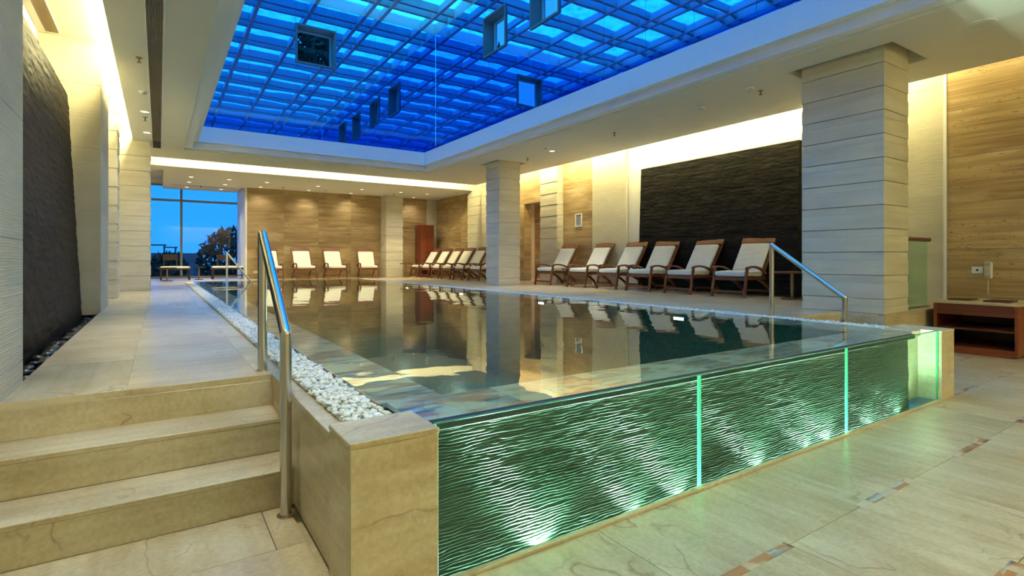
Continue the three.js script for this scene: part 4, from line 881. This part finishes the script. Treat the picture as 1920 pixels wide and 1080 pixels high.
{ // slot diffuser in the walkway soffit
  const t = thing('slot_diffuser', 'long bronze slot diffuser in the walkway soffit', 'vent');
  mesh('frame', [box(-0.115, -0.105, CEIL - 0.004, CEIL + 0.02, 4.0, 13.8, 0.001), box(0.035, 0.055, CEIL - 0.004, CEIL + 0.02, 4.0, 13.8, 0.001), box(-0.105, 0.035, CEIL - 0.004, CEIL + 0.02, 13.79, 13.81, 0.001)], M.white, t);
  for (let k = 0; k < 9; k++) mesh('blade', box(-0.098 + k * 0.0155, -0.094 + k * 0.0155, CEIL - 0.002, CEIL + 0.028, 4.0, 13.79, 0.0005), M.bronze, t);
  const v = thing('cove_grille', 'white linear air grille in the cove ceiling above the walkway water wall', 'vent');
  mesh('frame', [box(-1.085, -1.075, 3.710, 3.722, 3.7, 7.98), box(-0.955, -0.945, 3.710, 3.722, 3.7, 7.98), box(-1.085, -0.945, 3.710, 3.722, 7.97, 7.98)], M.white, v);
  for (let k = 0; k < 9; k++) mesh('blade', box(-1.068 + k * 0.0125, -1.062 + k * 0.0125, 3.710, 3.719, 3.7, 7.97), M.bronze, v);
}
{ // pool lights under water in the terrace-side wall
  [4.0, 6.6, 9.2, 11.9].forEach((d, i) => {
    const t = thing('pool_light', ['first', 'second', 'third', 'fourth'][i] + ' underwater light in the terrace side pool wall from the glass front', 'pool light', [PX1, 0.455, d], 0, 'underwater pool lights');
    mesh('ring', box(-0.010, 0, -0.026, 0.026, -0.085, 0.085, 0.004), M.steel, t);
    mesh('light_lens', box(-0.013, -0.0098, -0.016, 0.016, -0.07, 0.07, 0.002), std({ color: lin(0.9, 0.9, 0.85), emissive: lin(1, 0.95, 0.82), emissiveIntensity: 3 }), t);
    const s = new THREE.SpotLight(lin(0.75, 1, 0.88), 3.0, 0, 1.3, 0.8, 2); s.position.set(-0.025, 0, 0); s.target.position.set(-2, -0.7, 0); s.castShadow = true; s.shadow.radius = 2; t.add(s, s.target);
  });
}
// ------------------------------------------------------------------ outside
{
  const foliage = (cx, cy, cz, rx, ry, n, s) => {
    const g = [];
    const leaf = new THREE.BufferGeometry(); leaf.setAttribute('position', new THREE.Float32BufferAttribute([-0.5, 0, 0, 0.5, 0, 0.1, 0, 1, 0, -0.5, 0, 0, 0, 1, 0, -0.1, -0.8, 0.2], 3)); leaf.computeVertexNormals();
    for (let i = 0; i < n; i++) {
      const a = rr(0, 6.283), b = Math.acos(rr(-1, 1)), r = Math.cbrt(rr(0.15, 1)), q = leaf.clone();
      const k = s * rr(0.6, 1.4); q.scale(k, k, k); q.rotateX(rr(0, 6)); q.rotateY(rr(0, 6)); q.translate(cx + rx * r * Math.sin(b) * Math.cos(a), cy + ry * r * Math.cos(b), cz + rx * r * Math.sin(b) * Math.sin(a)); g.push(q);
    }
    return mergeGeometries(g);
  };
  const leafM = std({ color: lin(0.03, 0.05, 0.025), roughness: 0.9, side: THREE.DoubleSide }), bark = std({ color: lin(0.03, 0.025, 0.02), roughness: 0.9 }), wallM = std({ color: lin(0.14, 0.15, 0.15), roughness: 0.9 }), lawn = std({ color: lin(0.03, 0.045, 0.03), roughness: 1 });
  const gd = mesh('garden_ground', box(-70, 80, -4.4, -4, 22, 150), lawn); struct(gd, 'dark garden ground outside the lounge window', 'ground');
  const tree = (x, d, h, r, n, s, label) => { const t = thing('tree', label, 'tree', [x, -4, d]); mesh('trunk', [cyl(0.18 + h * 0.012, h * 0.85, 0, 0, 0, 10, 0.08)], bark, t); mesh('foliage', foliage(0, h - r * 0.9, 0, r, r * 1.05, n, s), leafM, t); };
  tree(4.6, 46, 7.2, 2.3, 1600, 0.34, 'rounded dark tree outside the lounge window near the travertine wall');
  tree(0.6, 52, 5.6, 1.5, 900, 0.3, 'low dark tree outside the lounge window in the middle');
  tree(-2.6, 42, 5.0, 1.6, 900, 0.3, 'low dark tree outside the lounge window near the stacked pier');
  tree(5.6, 27, 16.0, 3.0, 2200, 0.40, 'tall tree outside the square window above the far lounge'); tree(14.6, 23.5, 15.5, 3.0, 1800, 0.42, 'tall tree outside the lounger side square windows'); tree(13.5, 16.5, 13.0, 2.6, 1300, 0.42, 'second tall tree outside the lounger side square windows');
  const b = thing('building', 'flat roofed building with a roof pergola seen through the lounge window', 'building', [0, -4, 60]);
  mesh('body', box(-9, 3.6, 0, 5.75, 0, 8), wallM, b);
  mesh('pergola', [box(-1.1, -0.95, 5.75, 6.5, 0.5, 0.65), box(0.35, 0.5, 5.75, 6.5, 0.5, 0.65), box(1.25, 1.4, 5.75, 6.3, 0.5, 0.65), box(-1.2, 0.6, 6.45, 6.58, 0.4, 0.75), box(0.5, 1.5, 6.25, 6.36, 0.4, 0.75)], wallM, b);
  for (let k = 0; k < 7; k++) mesh('window', box(-7.6 + k * 1.6, -6.8 + k * 1.6, 3.6, 4.6, -0.03, 0.02), M.framegrey, b);
}
renderer.render(scene, camera);
